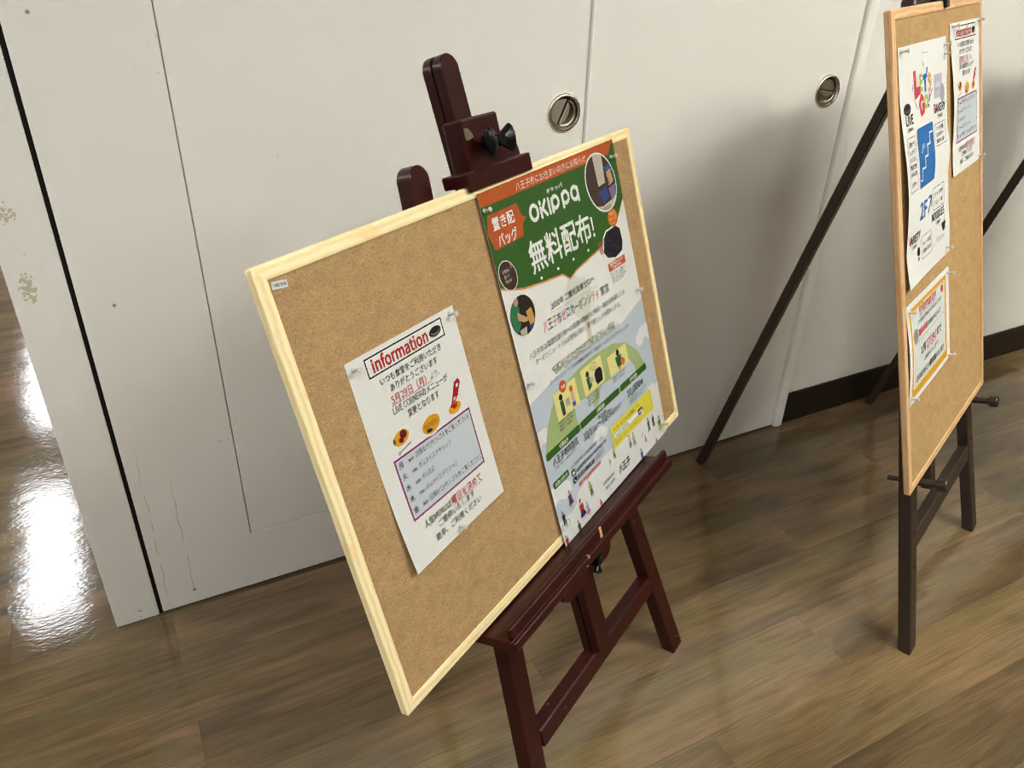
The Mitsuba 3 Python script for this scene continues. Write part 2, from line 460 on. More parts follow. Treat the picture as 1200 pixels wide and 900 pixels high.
part(door2, 'edge_strip', rbox([0.9412, -0.0058, 0.007], [0.9462, 0.004, 2.10], 0.0022), 'strip_paint', 40)
ring_pull(door1, 0.8885, 1.0182, 0.0018, math.radians(-24))
ring_pull(door2, 1.6485, 1.0210, -0.0036, math.radians(-100))

# ceiling lamps
WHERE = ['in the lobby nearest the right door leaf', 'in the lobby above the camera', 'in the lobby left of the camera', 'in the lobby nearest the third easel',
         'in the lobby behind the camera on the right', 'in the lobby behind the camera on the left', 'in the passage nearest the end post', 'in the passage farther from the end post', 'added to brighten the left of the passage nearest the lobby', 'added to brighten the left of the passage deeper in']
for (x, y, sx, sy, rad), wh in zip(LAMPS, WHERE):
    t = thing('ceiling_light', 'white framed ceiling light panel ' + wh, 'ceiling light', 'ceiling light panels')
    outer, inner = sbox(x - sx / 2 - 0.03, y - sy / 2 - 0.03, x + sx / 2 + 0.03, y + sy / 2 + 0.03), sbox(x - sx / 2, y - sy / 2, x + sx / 2, y + sy / 2)
    fm = trimesh.creation.extrude_polygon(outer.difference(inner), 0.04, engine='earcut')
    fm.apply_translation([0, 0, CEIL - 0.04])
    part(t, 'frame', fm, 'lamp_metal', False)
    v = np.array([[x - sx / 2, y - sy / 2, CEIL - 0.03], [x + sx / 2, y - sy / 2, CEIL - 0.03], [x + sx / 2, y + sy / 2, CEIL - 0.03], [x - sx / 2, y + sy / 2, CEIL - 0.03]])
    key = part(t, 'diffuser', trimesh.Trimesh(v, [[0, 2, 1], [0, 3, 2]], process=False), 'lamp_metal', False)
    scene[key]['emitter'] = {'type': 'area', 'radiance': rgb(rad)}


# ------------------------------------------------------------------ cork boards
def cork_board(name, label, W, H, frame, level, upright, cork, group=None, fw=0.0177, th=0.0135):
    t = thing(name, label, 'cork board', group)
    prof = [(0.0, -th + 0.003), (0.0, -0.0045), (0.0013, -0.0015), (0.0045, 0.0), (fw - 0.002, 0.0), (fw - 0.0006, -0.0006), (fw, -0.002), (fw, -th), (0.003, -th)]
    clip = m3.CrossSection([np.array(sbox(-W / 2 + 0.006, -H / 2 + 0.006, W / 2 - 0.006, H / 2 - 0.006).buffer(0.006, quad_segs=6).exterior.coords)[:-1][::-1]])
    clip = clip.extrude(0.1).translate([0, 0, -0.05])
    for nm, mat, L_, ang, half in (('frame_rail', level, W, 0, H), ('frame_rail', level, W, 180, H), ('frame_stile', upright, H, 90, W), ('frame_stile', upright, H, 270, W)):
        pts0 = [[-L_ / 2 + a, half / 2 - a, z] for a, z in prof]
        pts1 = [[L_ / 2 - a, half / 2 - a, z] for a, z in prof]
        mm = m3.Manifold.hull_points(np.array(pts0 + pts1)).rotate([0, 0, ang]) ^ clip
        part(t, nm, placed(tm(mm), frame), mat, 35)
    part(t, 'cork_panel', placed(cbox([-W / 2 + fw - 0.002, -H / 2 + fw - 0.002, -0.008], [W / 2 - fw + 0.002, H / 2 - fw + 0.002, -0.0026], 0.0002), frame), cork, False)
    part(t, 'backing', placed(cbox([-W / 2 + fw - 0.001, -H / 2 + fw - 0.001, -0.0125], [W / 2 - fw + 0.001, H / 2 - fw + 0.001, -0.0085], 0.0002), frame), 'board_back', False)
    return t


main_board = cork_board('cork_board', 'wide pine framed cork board tilted on the red-brown easel', 0.9, 0.602, MAINF, 'pine_level', 'pine_upright', 'cork')
right_board = cork_board('cork_board', 'tall honey-coloured framed cork board with three notices on the dark brown easel', 0.6, 0.9, RIGHTF, 'honey_pine_level', 'honey_pine_upright', 'old_cork')
THIRD = (RIGHTF[0] + np.array([0.745, 0.035, 0.0]), RIGHTF[1])
third_board = cork_board('cork_board', 'tall cork board on the third easel just past the right edge of the photo', 0.6, 0.9, THIRD, 'honey_pine_level', 'honey_pine_upright', 'old_cork')


# ------------------------------------------------------------------ easels
def easel_frame(bf, u0, a, b):
    """Plane of the easel through two (v, offset) points of a board's frame; x across, y up from the floor, z to the front."""
    o, B = bf
    A = o + B[0] * u0 + B[1] * a[0] + B[2] * a[1]
    Bp = o + B[0] * u0 + B[1] * b[0] + B[2] * b[1]
    up = (Bp - A) / np.linalg.norm(Bp - A)
    x = B[0] - up * (B[0] @ up)
    x[2] = 0
    x /= np.linalg.norm(x)
    up = up - x * (up @ x)
    up /= np.linalg.norm(up)
    org = A - up * (A[2] / up[2])
    return (org, np.array([x, up, np.cross(x, up)])), np.linalg.norm(A - org) - a[0]


# red-brown easel
EF, s0 = easel_frame(MAINF, 0.010, (-0.5, -0.020), (0.33, -0.045))
easel = thing('easel', 'red-brown lacquered wooden display easel with black wing knobs holding the wide cork board', 'easel')


def half_main(s):
    return 0.2115 + 0.135 * (-0.39 - (s - s0))


for sgn in (-1, 1):
    top = s0 + 0.348
    part(easel, 'leg', placed(bar((sgn * half_main(0.001), 0.001), (sgn * half_main(top), top), 0.041, -0.028, 0.0, True, 0.002), EF), 'mahogany')
sb = s0 - 0.580
part(easel, 'stretcher', placed(cbox([-half_main(sb) + 0.021, sb - 0.018, -0.027], [half_main(sb) - 0.021, sb + 0.018, 0.002], 0.0025), EF), 'mahogany')
mast = part(easel, 'mast', placed(bar((0.003, sb + 0.018), (0.003, s0 + 0.482), 0.043, -0.008, 0.0095, True, 0.002), EF), 'mahogany')
part(easel, 'mast_rail', placed(bar((0.003, sb + 0.018), (0.003, s0 + 0.482), 0.043, -0.027, -0.0105, True, 0.002), EF), 'mahogany')
part(easel, 'mast_core', placed(cbox([-0.014, sb + 0.018, -0.0107], [0.020, s0 + 0.44, -0.0078], 0.0001), EF), 'mahogany')
# tray, clamp and knobs sit in the board's own frame
part(easel, 'tray', placed(cbox([-0.281, -0.3215, -0.026], [0.275, -0.3038, 0.050], 0.0015), MAINF), 'mahogany')
part(easel, 'tray_lip', placed(rbox([-0.276, -0.3050, 0.0390], [0.271, -0.2845, 0.0495], 0.004), MAINF), 'mahogany', 45)
part(easel, 'tray_bead', placed(rbox([-0.281, -0.3215, 0.0480], [0.275, -0.3045, 0.0560], 0.0038), MAINF), 'mahogany', 45)
part(easel, 'wood_filler', placed(cbox([-0.0085, -0.3060, 0.0440], [-0.0015, -0.2860, 0.0500], 0.0004), MAINF), 'tan_wood', label='small tan bare-wood spot on the tray lip')
br = sbox(-0.088, -0.400, 0.085, -0.310)
br = br.buffer(-0.022).buffer(0.022, quad_segs=6).union(sbox(-0.088, -0.36, 0.085, -0.3215))
part(easel, 'tray_bracket', placed(extrude(br.convex_hull, -0.013, 0.004, 0.002), MAINF), 'mahogany')
clamp = part(easel, 'clamp', placed(cbox([-0.034, 0.3150, -0.046], [0.058, 0.3900, -0.011], 0.003), MAINF), 'mahogany')
part(easel, 'clamp_ledge', placed(cat([cbox([-0.071, 0.3016, -0.040], [0.093, 0.3200, 0.004], 0.002), cbox([-0.071, 0.2940, 0.0024], [0.093, 0.3200, 0.0074], 0.0015)]), MAINF), 'mahogany', False)


def wing_knob(frame, x, y, z, size, turn):
    """Bow-tie shaped wing nut: a hub and two flattened lobes."""
    ms = []
    s = m3.Manifold.sphere(1.0, 20)
    c, sn = math.cos(turn), math.sin(turn)
    hub = m3.Manifold.cylinder(0.55 * size, 0.17 * size, 0.15 * size, 18)
    body = hub
    for k in (-1, 1):
        lobe = m3.Manifold.batch_hull([s.scale([0.10 * size, 0.14 * size, 0.13 * size]).translate([k * 0.12 * size, 0, 0.40 * size]),
                                       s.scale([0.10 * size, 0.34 * size, 0.15 * size]).translate([k * 0.42 * size, 0, 0.48 * size])])
        body = body + lobe
    m = tm(body.refine_to_length(0.12 * size))
    m.vertices = m.vertices @ np.array([[c, sn, 0], [-sn, c, 0], [0, 0, 1.0]]) + [x, y, z]
    return placed(m, frame)


part(easel, 'wing_knob', wing_knob(MAINF, 0.013, 0.3515, -0.012, 0.060, math.radians(-4)), 'black_plastic', 50, label='black wing knob')
part(easel, 'wing_knob', wing_knob(MAINF, 0.012, -0.3740, 0.003, 0.034, math.radians(60)), 'black_plastic', 50, label='black wing knob')
tp = Polygon([(-0.030, 0.378), (-0.021, 0.377), (-0.015, 0.371), (-0.011, 0.363), (-0.024, 0.360), (-0.031, 0.362)])
part(easel, 'tape_scrap', placed(extrude(tp, -0.0111, -0.0107), MAINF), 'tape', label='scrap of torn clear tape')
hinge = EF[0] + EF[1][1] * (s0 + 0.10) + EF[1][2] * (-0.036)
nh = np.array([MAINF[1][2][0], MAINF[1][2][1], 0])
nh /= np.linalg.norm(nh)
foot = np.array([hinge[0], hinge[1], 0.0]) - nh * 0.19
part(easel, 'rear_leg', beam(foot + [0, 0, 0.004], hinge, EF[1][0], 0.036, 0.022), 'mahogany')
part(easel, 'hinge_block', placed(cbox([-0.020, s0 + 0.07, -0.046], [0.026, s0 + 0.13, -0.026], 0.001), EF), 'mahogany')


# dark brown easels
def brown_easel(bf, label, spread_foot, group=None):
    t = thing('easel', label, 'easel', group)
    ef, z0 = easel_frame(bf, 0.002, (-0.5, -0.0155), (0.46, -0.0155))

    def half(s):
        return 0.228 + 0.128 * (-0.51 - (s - z0))
    w, top = 0.042, z0 + 0.468
    for sgn in (-1, 1):
        lg = part(t, 'leg', placed(bar((sgn * half(0.001), 0.001), (sgn * half(top), top), w, -0.026, 0.0, True, 0.003), ef), 'espresso_wood')
        for v in (-0.575, -0.655):
            s = z0 + v
            cy = lathe([(0, 0.0), (0.0042, 0.0), (0.0042, 0.0006), (0.0030, 0.0010), (0, 0.0010)], 14)
            cy.vertices = cy.vertices + [sgn * half(s), s, 0.0]
            if sgn < 0 or v > -0.6:
                part(lg, 'screw_cap', placed(cy, ef), 'black_plastic')
        s = z0 - 0.4605
        x = sgn * 0.2225
        peg = cat([trimesh.creation.cylinder(0.0078, segment=[[x, s, -0.027], [x, s, 0.046]], sections=20), trimesh.creation.cylinder(0.0050, segment=[[x, s, -0.052], [x, s, -0.02]], sections=14)])
        pk = part(t, 'peg', placed(peg, ef), 'espresso_wood')
        cap = lathe([(0, 0.0), (0.0130, 0.0), (0.0136, 0.0015), (0.0136, 0.016), (0.0122, 0.018), (0, 0.018)], 22)
        cap.vertices = cap.vertices + [x, s, 0.044]
        part(pk, 'peg_cap', placed(cap, ef), 'espresso_wood')
    s = z0 - 0.605
    part(t, 'stretcher', placed(cbox([-half(s) + 0.020, s - 0.020, -0.024], [half(s) - 0.020, s + 0.020, -0.002], 0.002), ef), 'espresso_wood')
    s2 = z0 + 0.440
    part(t, 'stretcher', placed(cbox([-half(s2) + 0.020, s2 - 0.018, -0.024], [half(s2) - 0.020, s2 + 0.018, -0.002], 0.002), ef), 'espresso_wood')
    part(t, 'mast', placed(bar((0.0, z0 - 0.59), (0.0, z0 + 0.52), 0.038, -0.048, -0.0245, True, 0.002), ef), 'espresso_wood')
    part(t, 'top_clip', placed(cat([cbox([-0.020, z0 + 0.4505, -0.0235], [0.020, z0 + 0.466, 0.018], 0.0015), cbox([-0.010, z0 + 0.436, 0.0160], [0.010, z0 + 0.466, 0.022], 0.0015)]), ef), 'black_plastic', False, label='black clip hooked over the top of the board')
    a = ef[0] + ef[1][1] * (z0 + 0.36) + ef[1][2] * (-0.060) + ef[1][0] * 0.052
    part(t, 'rear_leg', beam(np.array(spread_foot) + [0, 0, 0.003], a, ef[1][0], 0.034, 0.022), 'espresso_wood')
    part(t, 'hinge_block', placed(cbox([-0.018, z0 + 0.33, -0.070], [0.070, z0 + 0.39, -0.047], 0.001), ef), 'espresso_wood')
    return t


brown_easel(RIGHTF, 'dark brown wooden easel on the right holding the tall cork board on two pegs', (1.392, -0.060, 0.0))
brown_easel(THIRD, 'dark brown wooden easel past the right edge, only its slanting rear leg showing', (2.138, -0.030, 0.0))

# ------------------------------------------------------------------ printed papers
FONT = ImageFont.truetype(glob.glob('/opt/blender-*/*/datafiles/fonts/Noto Sans CJK*.woff2')[0], 64)
GLYPHS = {}


def glyph(ch, bold=0):
    """(polygon in em units, baseline at 0, advance) of one character."""
    if (ch, bold) in GLYPHS:
        return GLYPHS[ch, bold]
    adv = FONT.getlength(ch) / 64
    im = Image.new('L', (110, 120), 0)
    ImageDraw.Draw(im).text((20, 84), ch, 255, FONT, anchor='ls', stroke_width=bold)
    on = np.pad(np.asarray(im) > 120, ((0, 0), (1, 1))).astype(np.int8)
    r, st = np.nonzero(np.diff(on, axis=1) == 1)
    en = np.nonzero(np.diff(on, axis=1) == -1)[1]
    g = None
    if len(r):
        g = shapely.union_all(shapely.box(st, -r - 1, en, -r)).buffer(0.5).buffer(-0.5).simplify(0.9)
        g = aff.affine_transform(g, [1 / 64, 0, 0, 1 / 64, -20 / 64, 84 / 64])
    GLYPHS[ch, bold] = (g, adv)
    return GLYPHS[ch, bold]


def polys(g):
    if g is None or g.is_empty:
        return []
    if g.geom_type == 'Polygon':
        return [g]
    return [p for q in g.geoms for p in polys(q)] if hasattr(g, 'geoms') else []


STUFF = ('food_picture', 'background_picture', 'illustration', 'list_box', 'dish_icon', 'contact_icon', 'picture_card', 'green_bar')


class Paper:
    """A printed sheet: coordinates in millimetres from its top left corner, y down; tl = (u, v) of that corner on the board."""

    def __init__(self, key, frame, tl, deg, w, h, lift, warp=None):
        self.key, self.frame, self.tl, self.w, self.h, self.lift, self.warp = key, frame, tl, w, h, lift, warp
        self.c, self.s = math.cos(math.radians(deg)), math.sin(math.radians(deg))
        self.sheet = sbox(0, 0, w, h)
        self.bag = {}

    def to3(self, xy, layer):
        x, y = xy[:, 0] / 1000, -xy[:, 1] / 1000
        u, v = self.tl[0] + x * self.c - y * self.s, self.tl[1] + x * self.s + y * self.c
        z = self.lift + layer * 0.00013
        if self.warp:
            z = z + self.warp(xy[:, 0] / self.w, xy[:, 1] / self.h)
        return np.c_[u, v, np.broadcast_to(z, u.shape)]

    def build_sheet(self):
        n, m = 22, 30
        gx, gy = np.meshgrid(np.linspace(0, self.w, n), np.linspace(0, self.h, m))
        top = self.to3(np.c_[gx.ravel(), gy.ravel()], 0)
        bot = top - [0, 0, 0.00022]
        i, j = np.meshgrid(np.arange(m - 1), np.arange(n - 1), indexing='ij')
        a = (i * n + j).ravel()
        f1 = np.vstack([np.c_[a, a + n, a + n + 1], np.c_[a, a + n + 1, a + 1]])
        N = n * m
        rim = list(range(n)) + [k * n + n - 1 for k in range(1, m)] + [(m - 1) * n + k for k in range(n - 2, -1, -1)] + [k * n for k in range(m - 2, 0, -1)]
        side = []
        for k in range(len(rim)):
            p, q = rim[k], rim[(k + 1) % len(rim)]
            side += [[p, q, q + N], [p, q + N, p + N]]
        mesh = trimesh.Trimesh(np.vstack([top, bot]), np.vstack([f1, f1[:, ::-1] + N, side]), process=False)
        part(self.key, 'sheet', placed(mesh, self.frame), 'paper', False)

    def add(self, name, geom, color, layer=1, clip=True):
        if clip:
            geom = geom.intersection(self.sheet)
        for p in polys(geom):
            x0, y0, x1, y1 = p.bounds
            pieces = [p]
            if self.warp and max(x1 - x0, y1 - y0) > 26:
                pieces = []
                for a in np.arange(math.floor(x0 / 20) * 20, x1, 20):
                    for b in np.arange(math.floor(y0 / 20) * 20, y1, 20):
                        pieces += polys(p.intersection(sbox(a, b, a + 20, b + 20)))
            for q in pieces:
                if q.area < 1e-3:
                    continue
                v, f = trimesh.creation.triangulate_polygon(q, engine='earcut')
                self.bag.setdefault(name, []).append((v, f, layer, color))

    def tri(self, name, v, f, color, layer):
        self.bag.setdefault(name, []).append((v, f, layer, color))

    def rect(self, name, x0, y0, x1, y1, color, layer=1, r=0.0):
        g = sbox(x0, y0, x1, y1)
        if r:
            g = sbox(x0 + r, y0 + r, x1 - r, y1 - r).buffer(r, quad_segs=4)
        self.add(name, g, color, layer)

    def frame_rect(self, name, x0, y0, x1, y1, t, color, layer=1, r=0.0):
        o = sbox(x0, y0, x1, y1) if not r else sbox(x0 + r, y0 + r, x1 - r, y1 - r).buffer(r, quad_segs=4)
        self.add(name, o.difference(o.buffer(-t)), color, layer)

    def ell(self, name, x, y, rx, ry, color, layer=1, deg=0):
        self.add(name, aff.translate(aff.rotate(aff.scale(Point(0, 0).buffer(1, quad_segs=8), rx, ry), deg, origin=(0, 0)), x, y), color, layer)

    def line(self, name, pts, w, color, layer=1):
        self.add(name, LineString(pts).buffer(w / 2, cap_style=2, quad_segs=3), color, layer)

    def text(self, s, x, y, h, color, width=None, bold=0, layer=3, deg=0.0, outline=None, name='lettering', stretch=1.0):
        """Lettering on the baseline y from x; h = size of the em in mm; width squeezes or stretches the line to fit."""
        gs, at = [], 0.0
        for ch in s:
            g, adv = glyph(ch, bold)
            if g is not None:
                gs.append((g, at, ch))
            at += adv
        k = 1.0 if width is None else width / (at * h)
        c, sn = math.cos(math.radians(deg)), math.sin(math.radians(deg))

        def M(g, a, col, lay):
            g = aff.affine_transform(g, [h * k, 0, 0, -h * stretch, a * h * k, 0])
            g = aff.affine_transform(g, [c, -sn, sn, c, x, y])
            for p in polys(g):
                if p.area > 1e-3:
                    v, f = trimesh.creation.triangulate_polygon(p, engine='earcut')
                    self.tri(name, v, f, col, lay)
        for i, (g, a, ch) in enumerate(gs):
            if outline:
                M(g.buffer(outline[1]).simplify(0.02), a, outline[0], layer)
            M(g, a, color[i % len(color)] if isinstance(color, list) else color, layer + (1 if outline else 0))

    def done(self):
        self.build_sheet()
        for name, items in self.bag.items():
            vs, fs, cs, n = [], [], [], 0
            for v, f, layer, color in items:
                f = np.asarray(f)
                p = self.to3(np.asarray(v, float), layer)
                # y runs down on the sheet, so every triangle is turned to face the front
                e1, e2 = p[f[:, 1]] - p[f[:, 0]], p[f[:, 2]] - p[f[:, 0]]
                flip = np.cross(e1, e2)[:, 2] < 0
                f = f.copy()
                f[flip] = f[flip][:, ::-1]
                vs.append(p)
                fs.append(f + n)
                cs.append(np.tile(np.array(lin(*color)) * INK, (len(p), 1)))
                n += len(p)
            mesh = trimesh.Trimesh(np.vstack(vs), np.vstack(fs), process=False)
            key = part(self.key, name, placed(mesh, self.frame), 'print', False, color=np.vstack(cs))
            if 'lettering' in name or name in STUFF:
                labels[key] = {'kind': 'stuff'}


K, RED, PURPLE, WHITE = (30, 30, 32), (176, 36, 38), (142, 40, 118), (240, 241, 238)


def person(P, x, y, h, hair, top, legs, skin=(228, 186, 150), skirt=False, arm=None, name='illustration'):
    """A tiny flat printed pedestrian with the feet at (x, y)."""
    w = h * 0.17
    P.ell(name, x, y - h * 0.90, h * 0.085, h * 0.10, hair, 9)
    P.ell(name, x + h * 0.015, y - h * 0.875, h * 0.06, h * 0.075, skin, 10)
    P.add(name, Polygon([(x - w, y - h * 0.76), (x + w, y - h * 0.76), (x + w * 0.8, y - h * 0.42), (x - w * 0.8, y - h * 0.42)]), top, 9)
    if skirt:
        P.add(name, Polygon([(x - w * 0.7, y - h * 0.46), (x + w * 0.7, y - h * 0.46), (x + w * 1.5, y - h * 0.18), (x - w * 1.5, y - h * 0.18)]), legs, 10)
        P.line(name, [(x - w * 0.4, y - h * 0.2), (x - w * 0.5, y)], h * 0.05, skin, 9)
        P.line(name, [(x + w * 0.4, y - h * 0.2), (x + w * 0.6, y)], h * 0.05, skin, 9)
    else:
        P.line(name, [(x - w * 0.35, y - h * 0.44), (x - w * 0.6, y)], h * 0.10, legs, 9)
        P.line(name, [(x + w * 0.35, y - h * 0.44), (x + w * 0.8, y)], h * 0.10, legs, 9)
    if arm:
        P.line(name, [(x + w * 0.8, y - h * 0.70), (x + arm * h * 0.4, y - h * 0.55)], h * 0.06, skin, 10)


def menu_notice(P):
    """The A4 notice about the weekday menu."""
    P.frame_rect('title_box', 30, 6.5, 181, 32.5, 2.0, K, 1)
    P.text('information', 39, 27.6, 21.5, RED, 109, bold=2, name='title_lettering')
    P.ell('dish_icon', 163.5, 20.5, 12.5, 6.8, (28, 26, 28), 2, -4)
    P.line('dish_icon', [(154, 21), (160, 23.5), (168, 23), (174, 19.5)], 0.7, (170, 170, 170), 3)
    P.line('dish_icon', [(153, 24), (160, 26), (168, 25.6), (173, 23)], 0.6, (150, 150, 150), 3)
    P.text('いつも食堂をご利用いただき', 44, 46.5, 10.5, K, 123, bold=1)
    P.text('ありがとうございます', 57, 60, 10.5, K, 96, bold=1)
    P.text('5月29日（月）', 53, 76, 12.5, RED, 77, bold=1)
    P.text('より、', 130, 76, 10.5, K, 26)
    P.line('lettering', [(52, 78.2), (130, 78.6)], 0.9, RED, 2)
    P.text('LIVE CORNERのメニューが', 50, 89.5, 11.5, K, 112, bold=1)
    P.text('変更となります', 73, 103, 11, K, 65, bold=1)
    # plates of food
    P.ell('food_picture', 51, 121, 19, 12.5, (245, 245, 240), 2, -8)
    P.ell('food_picture', 50, 121.5, 15, 9.5, (226, 164, 48), 3, -8)
    P.ell('food_picture', 55, 118.5, 6.5, 5.5, (112, 18, 22), 4, 20)
    P.ell('food_picture', 49, 124.5, 4.5, 3.5, (112, 18, 22), 4, 20)
    P.ell('food_picture', 37, 121.5, 2.2, 3.4, (60, 84, 48), 4, 0)
    P.line('food_picture', [(45, 138), (64, 134.5)], 1.2, (70, 66, 60), 2)
    P.ell('food_picture', 41, 139, 3.6, 2.4, (176, 182, 200), 2, -10)
    P.ell('food_picture', 107.5, 131, 22, 14, (244, 244, 238), 2, -6)
    P.ell('food_picture', 107, 130.5, 18.5, 11.5, (222, 160, 40), 3, -6)
    for k in range(6):
        P.line('food_picture', [(94 + k * 4.6, 126 + (k % 2)), (97 + k * 4.6, 134 - (k % 3))], 1.1, (84, 30, 20), 4)
    P.ell('food_picture', 101, 137, 6, 2.4, (60, 30, 18), 4, 8)
    P.ell('food_picture', 160, 131, 17, 9.5, (244, 244, 238), 2, -3)
    P.ell('food_picture', 159.5, 131, 14, 7.5, (226, 166, 44), 3, -3)
    P.add('food_picture', Polygon([(151, 126), (158, 123), (160, 126), (168, 125), (165, 131), (158, 133)]), (176, 30, 32), 4)
    P.add('food_picture', Polygon([(155, 124), (162, 114), (172, 98), (181, 96), (184, 102), (172, 118), (161, 126)]), (170, 30, 36), 3)
    P.add('food_picture', Polygon([(174, 102), (179, 102), (178, 106), (172, 107)]), (240, 225, 220), 4)
    P.add('food_picture', Polygon([(163, 117), (168, 118), (163, 122), (160, 122)]), (240, 225, 220), 4)
    # table of the week
    P.rect('menu_box', 27, 144.5, 187, 230.5, (208, 216, 226), 1)
    P.frame_rect('menu_box', 26, 143.5, 188, 231.5, 2.6, PURPLE, 2)
    rows = [('月', '800', '日替わり(サンプルをご覧ください)', 182), ('火', '700', 'オムライス ケチャップ', 133), ('水', '800', 'オムそば', 88), ('木', '700', 'オムライス デミソース', 133), ('金', '800', '日替わり(サンプルをご覧ください)', 184)]
    for i, (d, num, s, x1) in enumerate(rows):
        y = 157 + 16.2 * i
        P.text(d, 31.5, y + 0.5, 9.5, K, bold=1)
        P.text(num, 50, y, 5.2, K, 10, bold=2)
        P.text(s, 64, y, 9.0, K, x1 - 64)
    P.text('人気MENUは', 40, 250, 11.5, K, 59, bold=1)
    P.text('曜日を決めて', 100, 250, 13, RED, 73, bold=1)
    P.line('lettering', [(99, 252.6), (174, 252.6)], 0.9, RED, 2)
    P.text('ご提供いたします', 63, 262.5, 10.5, K, 86, bold=1)
    P.text('是非、ご利用ください', 52, 277, 10.5, K, 107, bold=1)


def curl_a4(x, y):
    return 0.010 * (1 - x) ** 2 * np.maximum(y - 0.45, 0) ** 2 / 0.3 + 0.016 * np.maximum(y - 0.86, 0) * (1 - np.abs(2 * x - 0.6)) * 0 + 0.0025 * np.sin(np.pi * x) * y + 0.006 * x ** 3 * np.maximum(y - 0.6, 0)


menu_key = thing('notice', 'white A4 weekday menu notice with red heading on the wide cork board', 'notice')
P = Paper(menu_key, MAINF, (-0.3698, 0.1602), 0.25, 210.5, 294, -0.0018, curl_a4)
menu_notice(P)
P.done()

# --- the A2 poster
GREEN, ORANGE, SKY, LIME = (52, 96, 34), (190, 88, 36), (198, 210, 222), (170, 190, 130)


def poster_warp(x, y):
    return 0.0022 * np.sin(np.pi * y) * (0.4 + 0.6 * np.cos(2.2 * np.pi * x)) * 0.5 + 0.004 * np.maximum(y - 0.8, 0) * (1 - x) * 5 * np.maximum(y - 0.8, 0) * 5 * 0.6 + 0.0012


poster_key = thing('poster', 'large poster with green top about free delivery bags on the wide cork board', 'poster')
P = Paper(poster_key, MAINF, (-0.0540, 0.2885), 0.55, 422, 591.5, 0.0008, poster_warp)
# pale sky, clouds, ground
P.add('background_picture', Polygon([(0, 330), (110, 318), (250, 305), (330, 318), (422, 300), (422, 420), (422, 500), (300, 540), (200, 545), (90, 535), (0, 566)]), SKY, 1)
P.add('background_picture', Polygon([(0, 545), (60, 552), (62, 535), (75, 527), (110, 520), (205, 515), (320, 505), (422, 478), (422, 595), (0, 595)]), (232, 234, 234), 2)
for cx, cy, s in ((18, 303, 22), (10, 400, 24), (404, 372, 26), (14, 505, 30), (178, 476, 18), (390, 490, 20)):
    for k in range(4):
        P.ell('background_picture', cx + (k - 1.5) * s * 0.55, cy - (8 if k in (1, 2) else 0), s * 0.62, s * 0.50, (234, 236, 238), 3)
arch = Polygon([(8, 430), (14, 412), (30, 385), (56, 360), (96, 344), (150, 336), (210, 334), (280, 340), (330, 358), (366, 390), (386, 428), (386, 436), (8, 436)])
P.add('arch_picture', arch, LIME, 4)
P.add('arch_picture', Polygon([(119, 424), (116, 410), (120, 385), (160, 392), (232, 395), (250, 398), (262, 392), (330, 392), (342, 410), (345, 426)]), SKY, 5)
P.add('arch_picture', aff.translate(aff.rotate(aff.scale(Point(0, 0).buffer(1), 12, 20), 20), 190, 405), (176, 192, 140), 6)
P.rect('arch_picture', 205, 258, 221, 330, (214, 204, 192), 1)
P.add('arch_picture', Polygon([(180, 190), (190, 183), (204, 184), (214, 192), (236, 200), (250, 222), (240, 250), (222, 262), (204, 262), (186, 254), (178, 240), (160, 228), (164, 205)]), (222, 224, 212), 1)
# green field with its pointed lower edge
low = [(0, 139), (22, 148), (60, 158), (110, 165), (172, 172), (191, 186), (212, 179), (250, 174), (300, 168), (350, 155), (392, 130), (422, 104)]
P.add('header_field', Polygon([(0, 0), (422, 0)] + [(x, y + 3.0) for x, y in low[::-1]]), (214, 150, 92), 5)
P.add('header_field', Polygon([(0, 0), (422, 0)] + low[::-1]), GREEN, 6)
P.add('header_banner', Polygon([(0, 0), (422, 0), (397, 22), (4, 20.5), (0, 18)]), ORANGE, 7)
P.text('八王子市にお住まいの方にお知らせ', 95, 17.0, 13.5, (244, 232, 216), 222, layer=8)
P.add('flag_label', Polygon([(11, 34), (89, 34), (95, 55), (107, 60), (94, 65), (88, 84.5), (11, 85.5), (2, 60)]), ORANGE, 7)
P.text('置き配', 17, 57.0, 20.5, WHITE, 58, bold=1, layer=8)
P.text('バッグ', 21, 82.5, 20.5, WHITE, 53, bold=1, layer=8)
P.text('オキッパ', 174, 40.5, 8.5, WHITE, 52, bold=1, layer=8)
# the rounded brand word, as strokes
LW = 6.4


def stroke(pts, w=LW, name='brand_lettering'):
    P.add(name, LineString(pts).buffer(w / 2, quad_segs=3), WHITE, 8)


def ring(cx, cy, rx, ry):
    g = aff.translate(aff.scale(Point(0, 0).buffer(1, quad_segs=10), rx, ry), cx, cy)
    P.add('brand_lettering', g.difference(aff.translate(aff.scale(Point(0, 0).buffer(1, quad_segs=10), rx - LW, ry - LW), cx, cy)), WHITE, 8)


ring(129, 59.5, 14, 14.5)
stroke([(149, 48), (149, 50)])
stroke([(149, 57), (149, 71.5)])
stroke([(165, 48.5), (154.5, 59.5), (165, 71)])
stroke([(175, 49), (175, 71.5)])
for x in (184.5, 218):
    stroke([(x, 52), (x, 72)])
    ring(x + 9.8, 58.5, 13, 12.5)
ring(258, 59, 13.5, 13.5)
stroke([(268.5, 52), (268.5, 72.5)])
P.text('無料配布', 88, 142.5, 48, WHITE, 200, bold=1, layer=8, stretch=1.12, name='headline_lettering')
P.text('！', 284, 143, 44, WHITE, 40, bold=1, layer=8, name='headline_lettering')
for x, y in ((109, 159), (161, 160), (212, 160), (264, 160)):
    P.ell('header_field', x, y, 3.0, 2.6, WHITE, 8)
# round photos
P.ell('round_photo', 353, 63, 57, 50, WHITE, 8, 40)
ph = aff.translate(aff.rotate(aff.scale(Point(0, 0).buffer(1, quad_segs=12), 54, 47), 40), 353, 63)


